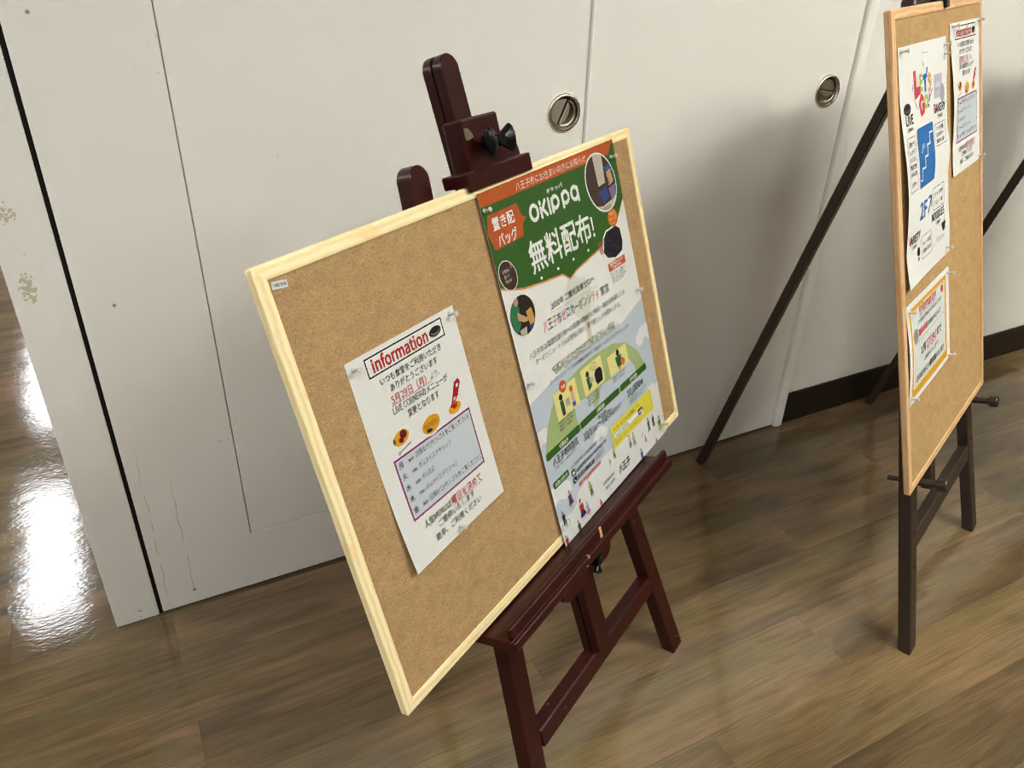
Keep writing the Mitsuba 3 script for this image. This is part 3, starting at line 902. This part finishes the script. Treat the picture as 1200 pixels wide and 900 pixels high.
PHOTO = 'round_photo'


def into(shape, color, layer, g):
    P.add(PHOTO, g.intersection(shape), color, layer)


into(ph, (70, 52, 44), 9, ph)
into(ph, (196, 190, 178), 10, Polygon([(338, 10), (372, 8), (366, 66), (340, 68)]))
into(ph, (60, 92, 140), 11, Polygon([(372, 40), (420, 34), (420, 66), (378, 72)]))
into(ph, (206, 160, 100), 11, Polygon([(376, 50), (392, 46), (396, 70), (378, 74)]))
into(ph, (58, 68, 132), 11, Polygon([(336, 76), (366, 72), (372, 92), (346, 100)]))
into(ph, (120, 116, 150), 11, Polygon([(374, 78), (402, 74), (398, 96), (378, 98)]))
into(ph, (204, 196, 180), 11, Polygon([(300, 96), (345, 103), (385, 98), (400, 90), (400, 120), (300, 120)]))
into(ph, (168, 160, 146), 12, Polygon([(340, 106), (372, 104), (370, 116), (342, 116)]))
P.ell('round_photo_001', 25, 128, 25.5, 21, (226, 220, 210), 8, 55)
P.ell('round_photo_001', 25, 128, 23.8, 19.4, (62, 44, 38), 9, 55)
P.text('玄関前に', 12, 122, 6, (210, 204, 196), 20, layer=10)
P.text('置いて', 14, 130, 6, (210, 204, 196), 15, layer=10)
P.text('不在OK', 14, 138, 6, (210, 204, 196), 17, layer=10)
P.line('round_photo_001', [(36, 108), (37, 120)], 1.6, (190, 180, 170), 10)
PHOTO = 'round_photo_002'
ph = aff.translate(aff.rotate(aff.scale(Point(0, 0).buffer(1, quad_segs=12), 33, 31), 0), 38, 195)
into(ph, (40, 30, 26), 8, ph)
into(ph, (48, 116, 78), 9, Polygon([(4, 178), (20, 168), (32, 180), (28, 206), (12, 220), (4, 210)]))
into(ph, (200, 156, 122), 10, Polygon([(24, 186), (44, 200), (54, 202), (52, 208), (36, 206), (22, 198)]))
into(ph, (204, 160, 84), 10, Polygon([(46, 192), (62, 190), (66, 214), (50, 216)]))
into(ph, (196, 148, 116), 10, aff.translate(aff.scale(Point(0, 0).buffer(1), 6, 7), 27, 170))
into(ph, (52, 56, 112), 10, Polygon([(46, 214), (68, 212), (64, 224), (46, 226)]))
into(ph, (190, 180, 166), 10, Polygon([(20, 214), (40, 214), (36, 228), (22, 228)]))
# badge, bag, orange caption
P.ell('badge', 369, 130, 19, 16, (206, 104, 40), 8)
P.text('今なら', 356, 125, 8, (250, 222, 160), 26, bold=1, layer=9)
P.text('もらえる', 354, 134, 8, (250, 200, 90), 30, bold=1, layer=9)
P.text('チャンス', 358, 142, 6, (250, 222, 160), 22, layer=9)
P.add('bag_picture', Polygon([(322, 157), (336, 148), (372, 146), (386, 154), (388, 180), (380, 194), (352, 199), (324, 192), (314, 180)]).buffer(3), (244, 243, 240), 7)
P.add('bag_picture', Polygon([(322, 157), (336, 148), (372, 146), (386, 154), (388, 180), (380, 194), (352, 199), (324, 192), (314, 180)]), (24, 24, 32), 8)
rr = random.Random(5)
for k in range(34):
    x, y = rr.uniform(325, 380), rr.uniform(156, 190)
    P.rect('bag_picture', x, y, x + 1.8, y + 1.4, (74, 80, 110), 9)
for k in range(4):
    P.line('bag_picture', [(300 + k * 4, 158), (304 + k * 3, 180)], 1.4, (206, 84, 60), 8)
P.rect('bag_caption', 320, 203, 385, 218, (200, 92, 48), 8, 1)
P.line('bag_caption', [(352, 199), (352, 204)], 2, (200, 92, 48), 8)
P.text('置き配バッグ', 326, 209.5, 6.2, WHITE, 52, bold=1, layer=9)
P.text('OKIPPA', 334, 216.5, 6.2, WHITE, 34, bold=1, layer=9)
for k, w in enumerate((58, 50, 56, 44)):
    P.text('玄関ドアに掛けるだけの簡易宅配バッグ'[: 17 - k], 324, 225 + 5.2 * k, 4.2, (70, 70, 74), w, layer=8)
# body copy
P.text('2050年 二酸化炭素ゼロへ', 116, 215, 12.5, (44, 44, 44), 150, bold=1, layer=4)
P.line('lettering', [(114, 219), (266, 226)], 0.5, (120, 120, 120), 3)
P.text('八王子市ゼロカーボンシティ', 82, 241, 20, [(196, 84, 60), (60, 60, 60), (206, 130, 50), (60, 90, 140), (200, 92, 60), (56, 84, 130), (56, 84, 130), (90, 90, 90), (80, 110, 150), (80, 110, 150), (70, 120, 90), (206, 130, 50)], 190, bold=1, layer=4, deg=1.4)
P.text('宣言', 275, 246, 17, (60, 60, 60), 33, bold=1, layer=5, deg=1.4)
P.text('八王子市は環境配慮行動への意識の醸成及び物流・輸送の削減による', 28, 265, 10.8, K, 332, layer=4, deg=1.0)
P.text('カーボンニュートラルの実現に向け、置き配バッグを配布します。', 40, 279, 10.8, K, 302, layer=4, deg=1.5)
P.text('できることからはじめましょう！', 80, 313, 14.5, (244, 246, 240), 228, bold=2, layer=7, deg=0.8, outline=((38, 56, 26), 0.09), name='slogan_lettering')
P.text('カーボンニュートラルの実現に向けて、私たち一人ひとりのアクションを！', 64, 325, 8.6, (58, 66, 50), 290, layer=7, deg=1.8)
# three yellow picture cards
for (x, y, tilt) in ((64, 343, 0), (158, 342, 0), (252, 357, 0)):
    P.add('picture_card', sbox(x, y + 1, x + 72, y + (47 if x < 250 else 36)).buffer(1.5, quad_segs=3), (236, 228, 150), 8)
CARD = 'picture_card'
P.ell(CARD, 97, 342, 11, 10, (204, 84, 36), 9)
P.text('手渡', 89.5, 345.5, 7.5, WHITE, 15, bold=1, layer=10)
for x, col, lg in ((84, (48, 92, 50), (60, 60, 60)), (119, (214, 180, 150), (70, 96, 160))):
    P.ell(CARD, x, 356, 5.5, 5.5, (40, 40, 36) if x < 100 else (206, 90, 52), 9)
    P.add(CARD, Polygon([(x - 5, 362), (x + 5, 362), (x + 6, 380), (x - 6, 380)]), col, 9)
    P.rect(CARD, x - 5, 380, x + 5, 388, lg, 9)
P.rect(CARD, 95, 366, 108, 379, (180, 172, 172), 10)
P.ell(CARD, 177, 356, 5.5, 5.5, (40, 40, 36), 9)
P.add(CARD, Polygon([(171, 362), (183, 362), (186, 380), (172, 386)]), (48, 92, 50), 9)
P.rect(CARD, 180, 366, 193, 375, (180, 172, 172), 10)
P.add(CARD, Polygon([(200, 364), (208, 359), (222, 360), (227, 368), (224, 386), (204, 387), (199, 378)]), (26, 24, 34), 9)
P.ell(CARD, 201, 351, 11, 6.5, (66, 70, 50), 9)
P.ell(CARD, 201, 351, 10, 5.6, (238, 232, 170), 10)
P.text('CO2', 195, 354, 6, (66, 70, 50), 12, layer=11)
P.ell(CARD, 290, 362, 6, 6, (34, 34, 34), 9)
P.add(CARD, Polygon([(278, 368), (302, 368), (298, 384), (294, 391), (284, 391), (281, 384)]), (48, 96, 50), 9)
P.ell(CARD, 303, 384, 8, 7.5, (206, 112, 52), 10)
P.ell(CARD, 289, 392, 5, 4, (222, 170, 60), 10)
for x, y, n in ((62, 395, 3), (160, 397, 3), (256, 402, 2)):
    for k in range(n):
        P.text('再配達が減ることで排出量の削減になります'[: 18 - 2 * k], x, y + 6.5 * k, 4.6, (66, 70, 60), 54 - 7 * k, layer=9)
# the three green bars and their details
for x0, x1, s in ((8, 119, '応募条件'), (123, 270, '応募期間'), (275, 386, '配布個数')):
    P.rect('green_bar', x0, 422.5, x1, 435.5, GREEN, 8, 3)
    P.text(s, (x0 + x1) / 2 - 15, 432.3, 8.5, (222, 232, 206), 30, bold=1, layer=9)
P.text('八王子市内在住', 22, 451, 15, K, 84, bold=1, layer=8)
P.text('※世帯につき1個、お一人様1回限りとなります', 26, 459, 4.6, (70, 74, 80), 66, layer=8)
P.text('2023年', 180, 445, 7, K, 33, bold=1, layer=8)
P.text('10/1', 124, 459, 18, K, 31, bold=1, layer=8)
P.text('(日)', 156, 458, 10, K, 17, bold=1, layer=8)
P.text('〜10/31', 175, 459, 18, K, 59, bold=1, layer=8)
P.text('(火)', 234, 459, 10, K, 17, bold=1, layer=8)
P.text('まで', 253, 459, 9, K, 16, bold=1, layer=8)
P.text('10,000', 294, 456.5, 18, K, 57, bold=1, layer=8)
P.text('個', 352, 456, 11, K, 12, bold=1, layer=8)
for k in range(3):
    P.text('※応募者多数の場合は抽選となりますのでご了承ください', 296, 464 + 4.6 * k, 3.8, (74, 78, 84), 80 - 8 * k, layer=8)
P.rect('entry_box', 213, 478, 386, 522, (230, 220, 74), 8, 3)
P.text('インターネットからの応募はこちら', 220, 490.5, 7, (70, 64, 20), 112, bold=1, layer=9)
P.rect('entry_box', 220, 495, 322, 506, WHITE, 9, 1)
P.frame_rect('entry_box', 220, 495, 322, 506, 0.7, (120, 112, 50), 10)
P.text('八王子 OKIPPA', 224, 503.5, 7.2, K, 54, bold=1, layer=10)
P.rect('entry_box', 322, 495, 341, 507, (40, 38, 36), 9, 1)
P.text('検索', 325, 504, 7, WHITE, 14, bold=1, layer=10)
P.add('entry_box', Polygon([(335, 502), (343, 508), (339, 509), (341, 513), (338, 514), (336, 510), (334, 512)]), WHITE, 11)
P.text('または右の二次元コードからご応募ください', 220, 515.5, 5.4, (84, 76, 30), 112, layer=9)
P.rect('pill_label', 8, 475.5, 58, 488, GREEN, 8, 4)
P.text('お問い合わせ', 13, 485, 8.2, (222, 232, 206), 41, bold=1, layer=9)
P.text('八王子市置き配バッグ配布事業事務局', 66, 482, 6.4, (70, 76, 84), 96, layer=8)
P.line('lettering', [(166, 480), (190, 480)], 0.5, (120, 124, 130), 8)
for y in (485, 499):
    P.rect('contact_icon', 65, y, 77, y + 11, K, 8, 2)
P.add('contact_icon', Polygon([(67, 488), (75, 488), (71, 491.5)]), WHITE, 9)
P.rect('contact_icon', 67, 490.8, 75, 493.4, WHITE, 9)
P.line('contact_icon', [(68, 501.5), (69, 505), (71.5, 507.5), (74.5, 507.5)], 1.8, WHITE, 9)
P.text('support@okippa-hachioji.com', 79, 494.5, 9, K, 114, bold=1, layer=8)
P.text('0570-089130', 79, 508.5, 10, K, 62, bold=2, layer=8)
for k in range(3):
    P.text('受付時間 平日9時〜17時', 146, 502 + 4.4 * k, 3.8, (80, 84, 90), 34 - 3 * k, layer=8)
P.rect('red_strip', 79, 515.8, 158, 521.5, (186, 84, 82), 8, 0.5)
P.text('※市役所ではお申込みいただけません', 82, 520.4, 4.6, (240, 214, 208), 73, layer=9)
P.text('八王子', 212, 573, 18, [(40, 60, 44), (44, 44, 44), (44, 44, 44)], 46, bold=2, layer=8, name='city_lettering')
P.text('あなたのみちを、', 151, 563, 7, K, 48, bold=1, layer=8)
P.text('あるけるまち。', 155, 574, 7, K, 43, bold=1, layer=8)
for i_p, a in enumerate(((45, 541, 31, K, (110, 70, 110), (96, 62, 100), True), (70, 582, 40, K, (186, 60, 60), (44, 48, 96), True), (87, 584, 27, (150, 110, 90), (150, 170, 206), (206, 120, 140), True),
          (110, 558, 28, K, (160, 176, 60), (60, 60, 60), False), (130, 598, 20, (150, 80, 60), (196, 70, 60), (196, 70, 60), True), (50, 600, 28, K, (54, 104, 56), (60, 60, 60), False),
          (7, 598, 24, (150, 60, 50), (176, 44, 56), (176, 44, 56), False), (208, 538, 24, K, (196, 200, 90), (50, 80, 60), False), (271, 549, 26, K, (206, 206, 200), (70, 110, 90), False),
          (305, 598, 28, K, (70, 110, 176), (50, 60, 110), False), (287, 553, 28, (120, 80, 60), (206, 200, 150), (140, 150, 120), False), (331, 571, 17, (140, 70, 60), (206, 120, 120), (206, 120, 120), True),
          (353, 556, 28, K, (90, 110, 100), (70, 80, 80), False), (374, 556, 26, K, (80, 50, 76), (60, 44, 60), False), (398, 581, 36, K, (96, 130, 60), (200, 190, 70), True), (373, 599, 18, K, (190, 80, 70), (190, 80, 70), True),
          (188, 540, 12, (200, 110, 80), (206, 150, 120), (206, 150, 120), True))):
    person(P, *a[:6], skirt=a[6], name='printed_figure' + (f'_{i_p:03d}' if i_p else ''))
P.ell('printed_cyclist', 8, 560, 6, 6, (120, 120, 120), 7)
P.ell('printed_cyclist', 8, 560, 5, 5, (232, 234, 234), 8)
P.ell('printed_cyclist', 22, 558, 6, 6, (120, 120, 120), 7)
P.ell('printed_cyclist', 22, 558, 5, 5, (232, 234, 234), 8)
person(P, 14, 558, 26, K, (50, 46, 44), (40, 40, 40), name='printed_cyclist')
P.line('illustration', [(318, 552), (324, 545)], 1.4, K, 9)
P.line('illustration', [(105, 524), (118, 520)], 1.4, (120, 60, 50), 9)
P.done()

# --- small maker's label in the corner of the wide board
lab = thing('sticker', 'small white printed sticker in the upper left corner of the wide cork board', 'sticker')
P = Paper(lab, MAINF, (-0.4283, 0.2805), -8.0, 21, 8.5, -0.0022)
P.text('UM62 NUM', 2, 6, 5.0, (90, 90, 94), 17, bold=1)
P.done()

# --- right board: directory sheet
KK = (40, 40, 44)


def wavy(x, y):
    return 0.010 * (1 - x) ** 2 * np.sin(np.pi * np.clip((y - 0.15) / 0.85, 0, 1)) ** 2 + 0.004 * np.sin(np.pi * y) * x * np.maximum(np.sin(5 * np.pi * y), 0) + 0.008 * np.maximum(y - 0.85, 0) / 0.15 * (1 - x) ** 2 + 0.0006


dir_key = thing('notice', 'tall white directory sheet with a blue stairs sign on the tall cork board', 'notice')
P = Paper(dir_key, RIGHTF, (-0.2718, 0.3885), -0.4, 291, 420, -0.0020, wavy)
N = 'slogan_lettering'
P.add(N, Polygon([(77, 45), (92, 44), (96, 74), (116, 72), (120, 86), (92, 93), (84, 92)]), (206, 72, 92), 2)
P.add(N, Polygon([(112, 54), (128, 52), (129, 58), (120, 59), (121, 64), (130, 63), (131, 69), (122, 70), (123, 76), (132, 76), (133, 83), (116, 84)]), (170, 196, 66), 2)
P.add(N, Polygon([(132, 56), (158, 54), (159, 62), (151, 63), (153, 86), (144, 87), (141, 64), (133, 65)]), (54, 104, 190), 3)
P.add(N, Polygon([(155, 46), (163, 43), (160, 54), (153, 55)]), (54, 104, 190), 3)
P.line(N, [(181, 63), (171, 58), (166, 66), (178, 73), (179, 84), (167, 86)], 7, (226, 164, 70), 3)
P.line(N, [(136, 98), (122, 92), (112, 104), (120, 122), (136, 118), (135, 108), (126, 109)], 10, (206, 72, 84), 3)
P.add(N, Point(152, 104).buffer(13).difference(Point(152, 104).buffer(6)), (186, 196, 70), 3)
P.line(N, [(174, 92), (170, 106)], 6, (70, 88, 190), 3)
P.ell(N, 167, 113, 3.4, 3.4, (70, 88, 190), 3)
for x, y, c in ((138, 38, (90, 90, 96)), (73, 72, (90, 90, 96)), (186, 72, (120, 170, 90)), (104, 66, (230, 190, 80))):
    P.line(N, [(x - 5, y), (x + 5, y)], 1.4, c, 3)
    P.line(N, [(x, y - 6), (x, y + 6)], 1.4, c, 3)
P.line(N, [(193, 84), (180, 98)], 3, (206, 96, 120), 3)
P.line(N, [(80, 92), (98, 112)], 2.2, (206, 120, 90), 3)
P.line('lettering', [(132, 24), (134, 18), (178, 20)], 0.8, (150, 150, 150), 2)
P.rect('grey_picture', 203, 63, 254, 106, (196, 196, 208), 2)
P.ell('grey_picture', 228, 84, 15, 9, (214, 214, 222), 3)
P.ell('grey_picture', 258, 100, 15, 17, (170, 170, 188), 3)
P.text('Bakery', 214, 92, 8, (120, 120, 132), 24, layer=4)
P.ell('dish_icon', 37, 104, 20, 10, (34, 32, 34), 2)
P.line('dish_icon', [(24, 105), (36, 108.5), (50, 105)], 1.0, (150, 150, 150), 3)
P.text('LIVE', 22, 131, 22, KK, 46, bold=2)
P.text('CORNER', 28, 142, 8, KK, 34, bold=1)
P.text('B', 199, 131, 20, RED, 14, bold=2)
P.text('AKERY', 212, 132, 20, KK, 64, bold=2)
P.text('CORNER', 222, 143, 8, KK, 34, bold=1)
P.frame_rect('list_box', 18, 152, 72, 248, 1.4, (170, 90, 110), 2, 4)
for k, s in enumerate(('日替わり', 'オムライス', 'オムそば', '麺定食', '丼もの他')):
    P.text(s, 23, 168 + 13 * k, 9.5, KK, 40, bold=1)
P.text('650円〜', 26, 238, 9.5, KK, 34, bold=1)
P.frame_rect('list_box', 200, 152, 274, 194, 1.4, (110, 110, 116), 2, 4)
for k, s in enumerate(('パン各種', '100円〜', '飲み物 120円')):
    P.text(s, 208, 165 + 11.5 * k, 9, KK, 52, bold=1)
P.rect('stairs_sign', 82, 144, 190, 252, (44, 112, 184), 2, 7)
P.line('stairs_sign', [(88, 238), (102, 238), (102, 218), (123, 218), (123, 199), (143, 199), (143, 180), (163, 180), (163, 161), (184, 161)], 3.4, WHITE, 3)
P.line('stairs_sign', [(104, 190), (122, 168)], 3.2, WHITE, 3)
P.line('stairs_sign', [(106, 167), (123, 167), (122, 184)], 3.2, WHITE, 3)
P.text('2F', 82, 309, 40, (44, 104, 180), 54, bold=2)
P.line('floor_arrow', [(142, 308), (166, 280)], 5.0, (44, 104, 180), 3)
P.line('floor_arrow', [(145, 279), (167, 279), (166, 300)], 5.0, (44, 104, 180), 3)
P.frame_rect('list_box', 179, 269, 258, 313, 1.4, (110, 110, 116), 2, 4)
P.text('ラーメン 500円', 187, 286, 9, KK, 62, bold=1)
P.text('うどん・そば', 187, 302, 9, KK, 58, bold=1)
P.text('NOODLES', 166, 332, 20, KK, 90, bold=2)
P.text('CORNER', 194, 343, 8, KK, 34, bold=1)
P.add('dish_icon', Polygon([(232, 348), (262, 348), (258, 358), (250, 366), (242, 366), (235, 358)]), (34, 32, 34), 2)
P.line('dish_icon', [(248, 348), (262, 336)], 1.6, (34, 32, 34), 3)
P.text('V', 11, 341, 20, RED, 13, bold=2)
P.text('ARIETY', 23, 342, 20, KK, 63, bold=2)
P.text('CORNER', 32, 353, 8, KK, 32, bold=1)
P.ell('dish_icon', 74, 366, 10, 8, (34, 32, 34), 2)
P.rect('dish_icon', 68, 357, 80, 360, (34, 32, 34), 2)
P.text('定食', 66, 382, 7, KK, 14, bold=1)
P.frame_rect('list_box', 93, 343, 163, 387, 1.4, (180, 110, 110), 2, 4)
P.text('カレー 400円', 100, 361, 9, KK, 56, bold=1)
P.text('定食A 550円', 100, 376, 9, KK, 56, bold=1)
P.text('Menu', 194, 380, 16, (196, 204, 204), 60)
P.done()

# --- right board: second copy of the menu notice
copy_key = thing('notice', 'white menu notice headed information in the upper right of the tall cork board', 'notice')


def hang(x, y):
    return 0.006 * (1 - x) ** 2 * np.sin(np.pi * y) ** 2 + 0.003 * np.maximum(y - 0.8, 0) * (1 - x) * 5 + 0.0005


P = Paper(copy_key, RIGHTF, (0.0482, 0.4058), -0.5, 229, 294, -0.0020, hang)
base_to3 = P.to3
menu_notice(P)
for name, items in P.bag.items():
    P.bag[name] = [(np.asarray(v, float) * [229 / 211, 1.0], f, l, c) for v, f, l, c in items]
P.done()

# --- right board: yellow bordered notice
yel_key = thing('notice', 'yellow bordered Information notice low on the left of the tall cork board', 'notice')


def sag(x, y):
    return 0.004 * (1 - x) ** 2 * np.sin(np.pi * y) ** 2 + 0.003 * np.sin(np.pi * x) * np.maximum(y - 0.7, 0) + 0.0005


P = Paper(yel_key, RIGHTF, (-0.2785, -0.0628), 0.0, 285, 202, -0.0020, sag)
P.frame_rect('yellow_border', 16, 12, 262, 192, 8.5, (226, 170, 52), 1)
P.rect('yellow_border', 16, 176, 262, 192, (226, 170, 52), 1)
P.frame_rect('yellow_border', 33, 22, 250, 174, 2.6, (226, 214, 120), 2)
P.rect('yellow_border', 36, 25, 247, 171, (226, 232, 232), 1)
P.text('Information', 76, 37, 22, (196, 54, 76), 114, bold=2, name='title_lettering')
P.line('lettering', [(74, 41.5), (192, 41.5)], 1.2, (150, 60, 90), 2)
P.ell('red_mark', 232, 33, 9, 8, (206, 84, 62), 3)
P.text('いつも食堂をご利用いただきありがとうございます', 62, 54, 9.2, KK, 164, bold=1)
P.text('臨時休業', 64, 78, 15, (196, 60, 76), 60, bold=2)
P.text('のお知らせについて', 126, 78, 12, KK, 94, bold=2)
P.line('yellow_border', [(34, 87), (250, 87)], 2.2, (216, 210, 110), 3)
P.ell('grey_mark', 45, 72, 16, 15, (160, 156, 156), 4)
P.text('休', 38, 77, 14, (120, 116, 118), layer=5)
P.text('1月', 74, 119, 19, KK, 36, bold=2)
P.text('27(水)', 112, 120, 21, (206, 66, 88), 72, bold=2)
P.line('lettering', [(110, 124), (186, 124)], 1.2, (206, 66, 88), 2)
P.text('まで', 187, 119, 19, KK, 36, bold=2)
P.text('お休みいたします', 98, 141, 11, KK, 98, bold=1)
P.text('1月28日(木)より通常営業いたします', 42, 166, 14, KK, 196, bold=2)
P.done()


# ------------------------------------------------------------------ push pins
def pin(frame, u, v, z, tilt, label):
    t = thing('push_pin', label, 'push pin', 'clear push pins')
    prof = [(0, 0.0), (0.0032, 0.0), (0.0035, 0.0008), (0.0032, 0.0016), (0.0022, 0.0024), (0.0018, 0.0080), (0.0022, 0.0098), (0.0034, 0.0106), (0.0038, 0.0118), (0.0034, 0.0128), (0, 0.0131)]
    a, b = tilt
    rx = trimesh.transformations.euler_matrix(a, b, 0)[:3, :3]
    h = lathe(prof, 16)
    h.vertices = h.vertices @ rx.T + [u, v, z]
    part(t, 'grip', placed(h, frame), 'clear_plastic', 40)
    nd = trimesh.creation.cylinder(0.0005, segment=[[0, 0, -0.005], [0, 0, 0.0006]], sections=8)
    nd.vertices = nd.vertices @ rx.T + [u, v, z]
    part(t, 'needle', placed(nd, frame), 'steel')


Z1, Z2 = -0.0008, 0.0035
for u, v, z, lb in ((-0.359, 0.1495, Z1, 'clear push pin at the upper left corner of the weekday menu notice'), (-0.169, 0.1525, Z1, 'clear push pin at the upper right corner of the weekday menu notice'),
                    (-0.268, -0.1240, 0.0018, 'clear push pin at the lower edge of the weekday menu notice'), (-0.0475, 0.2630, Z2, 'clear push pin at the upper left of the green poster'),
                    (0.3490, 0.2640, Z2, 'clear push pin at the upper right of the green poster beside the round photo'), (0.3560, 0.0120, Z2, 'clear push pin halfway down the right edge of the green poster'),
                    (0.3600, -0.2760, Z2, 'clear push pin near the lower right corner of the green poster'), (-0.0430, -0.0085, Z2, 'clear push pin halfway down the left edge of the green poster')):
    pin(MAINF, u, v, z, (random.uniform(-0.12, 0.12), random.uniform(-0.1, 0.1)), lb)
for u, v, z, lb in ((-0.259, 0.3810, 0.0, 'clear push pin at the upper left corner of the directory sheet'), (0.0040, 0.3720, 0.0, 'upper of two clear push pins at the upper right corner of the directory sheet'),
                    (0.0040, 0.3560, 0.0, 'lower of two clear push pins at the upper right corner of the directory sheet'), (-0.0090, -0.0185, 0.0, 'clear push pin at the lower right corner of the directory sheet'),
                    (0.2620, 0.3980, 0.0, 'clear push pin at the upper right corner of the second menu notice'), (0.0620, 0.3990, 0.0, 'clear push pin at the upper left corner of the second menu notice'),
                    (0.2600, 0.1180, 0.0, 'clear push pin at the lower right corner of the second menu notice'), (-0.2660, -0.0760, 0.0, 'clear push pin at the upper left corner of the yellow bordered notice'),
                    (-0.0060, -0.0740, 0.0, 'clear push pin at the upper right corner of the yellow bordered notice'), (-0.0060, -0.2570, 0.0, 'clear push pin at the lower right corner of the yellow bordered notice'),
                    (-0.2700, -0.2500, 0.0010, 'clear push pin at the lower left corner of the yellow bordered notice')):
    pin(RIGHTF, u, v, z, (random.uniform(-0.12, 0.12), random.uniform(-0.1, 0.1)), lb)

# ------------------------------------------------------------------ tan carton at the right edge, on the floor by the baseboard
ct = thing('carton', 'low tan box, one corner showing by the dark baseboard at the right edge', 'box')
cf = (np.array([3.02, -0.16, 0.0]), np.array([[math.cos(0.9), -math.sin(0.9), 0], [math.sin(0.9), math.cos(0.9), 0], [0, 0, 1.0]]))
part(ct, 'tray_body', placed(cbox([0, 0, 0.0005], [0.25, 0.1, 0.045], 0.001), cf), 'carton', False)
part(ct, 'lid_flap', placed(cbox([-0.006, -0.006, 0.0452], [0.256, 0.106, 0.0482], 0.0008), cf), 'carton', False)
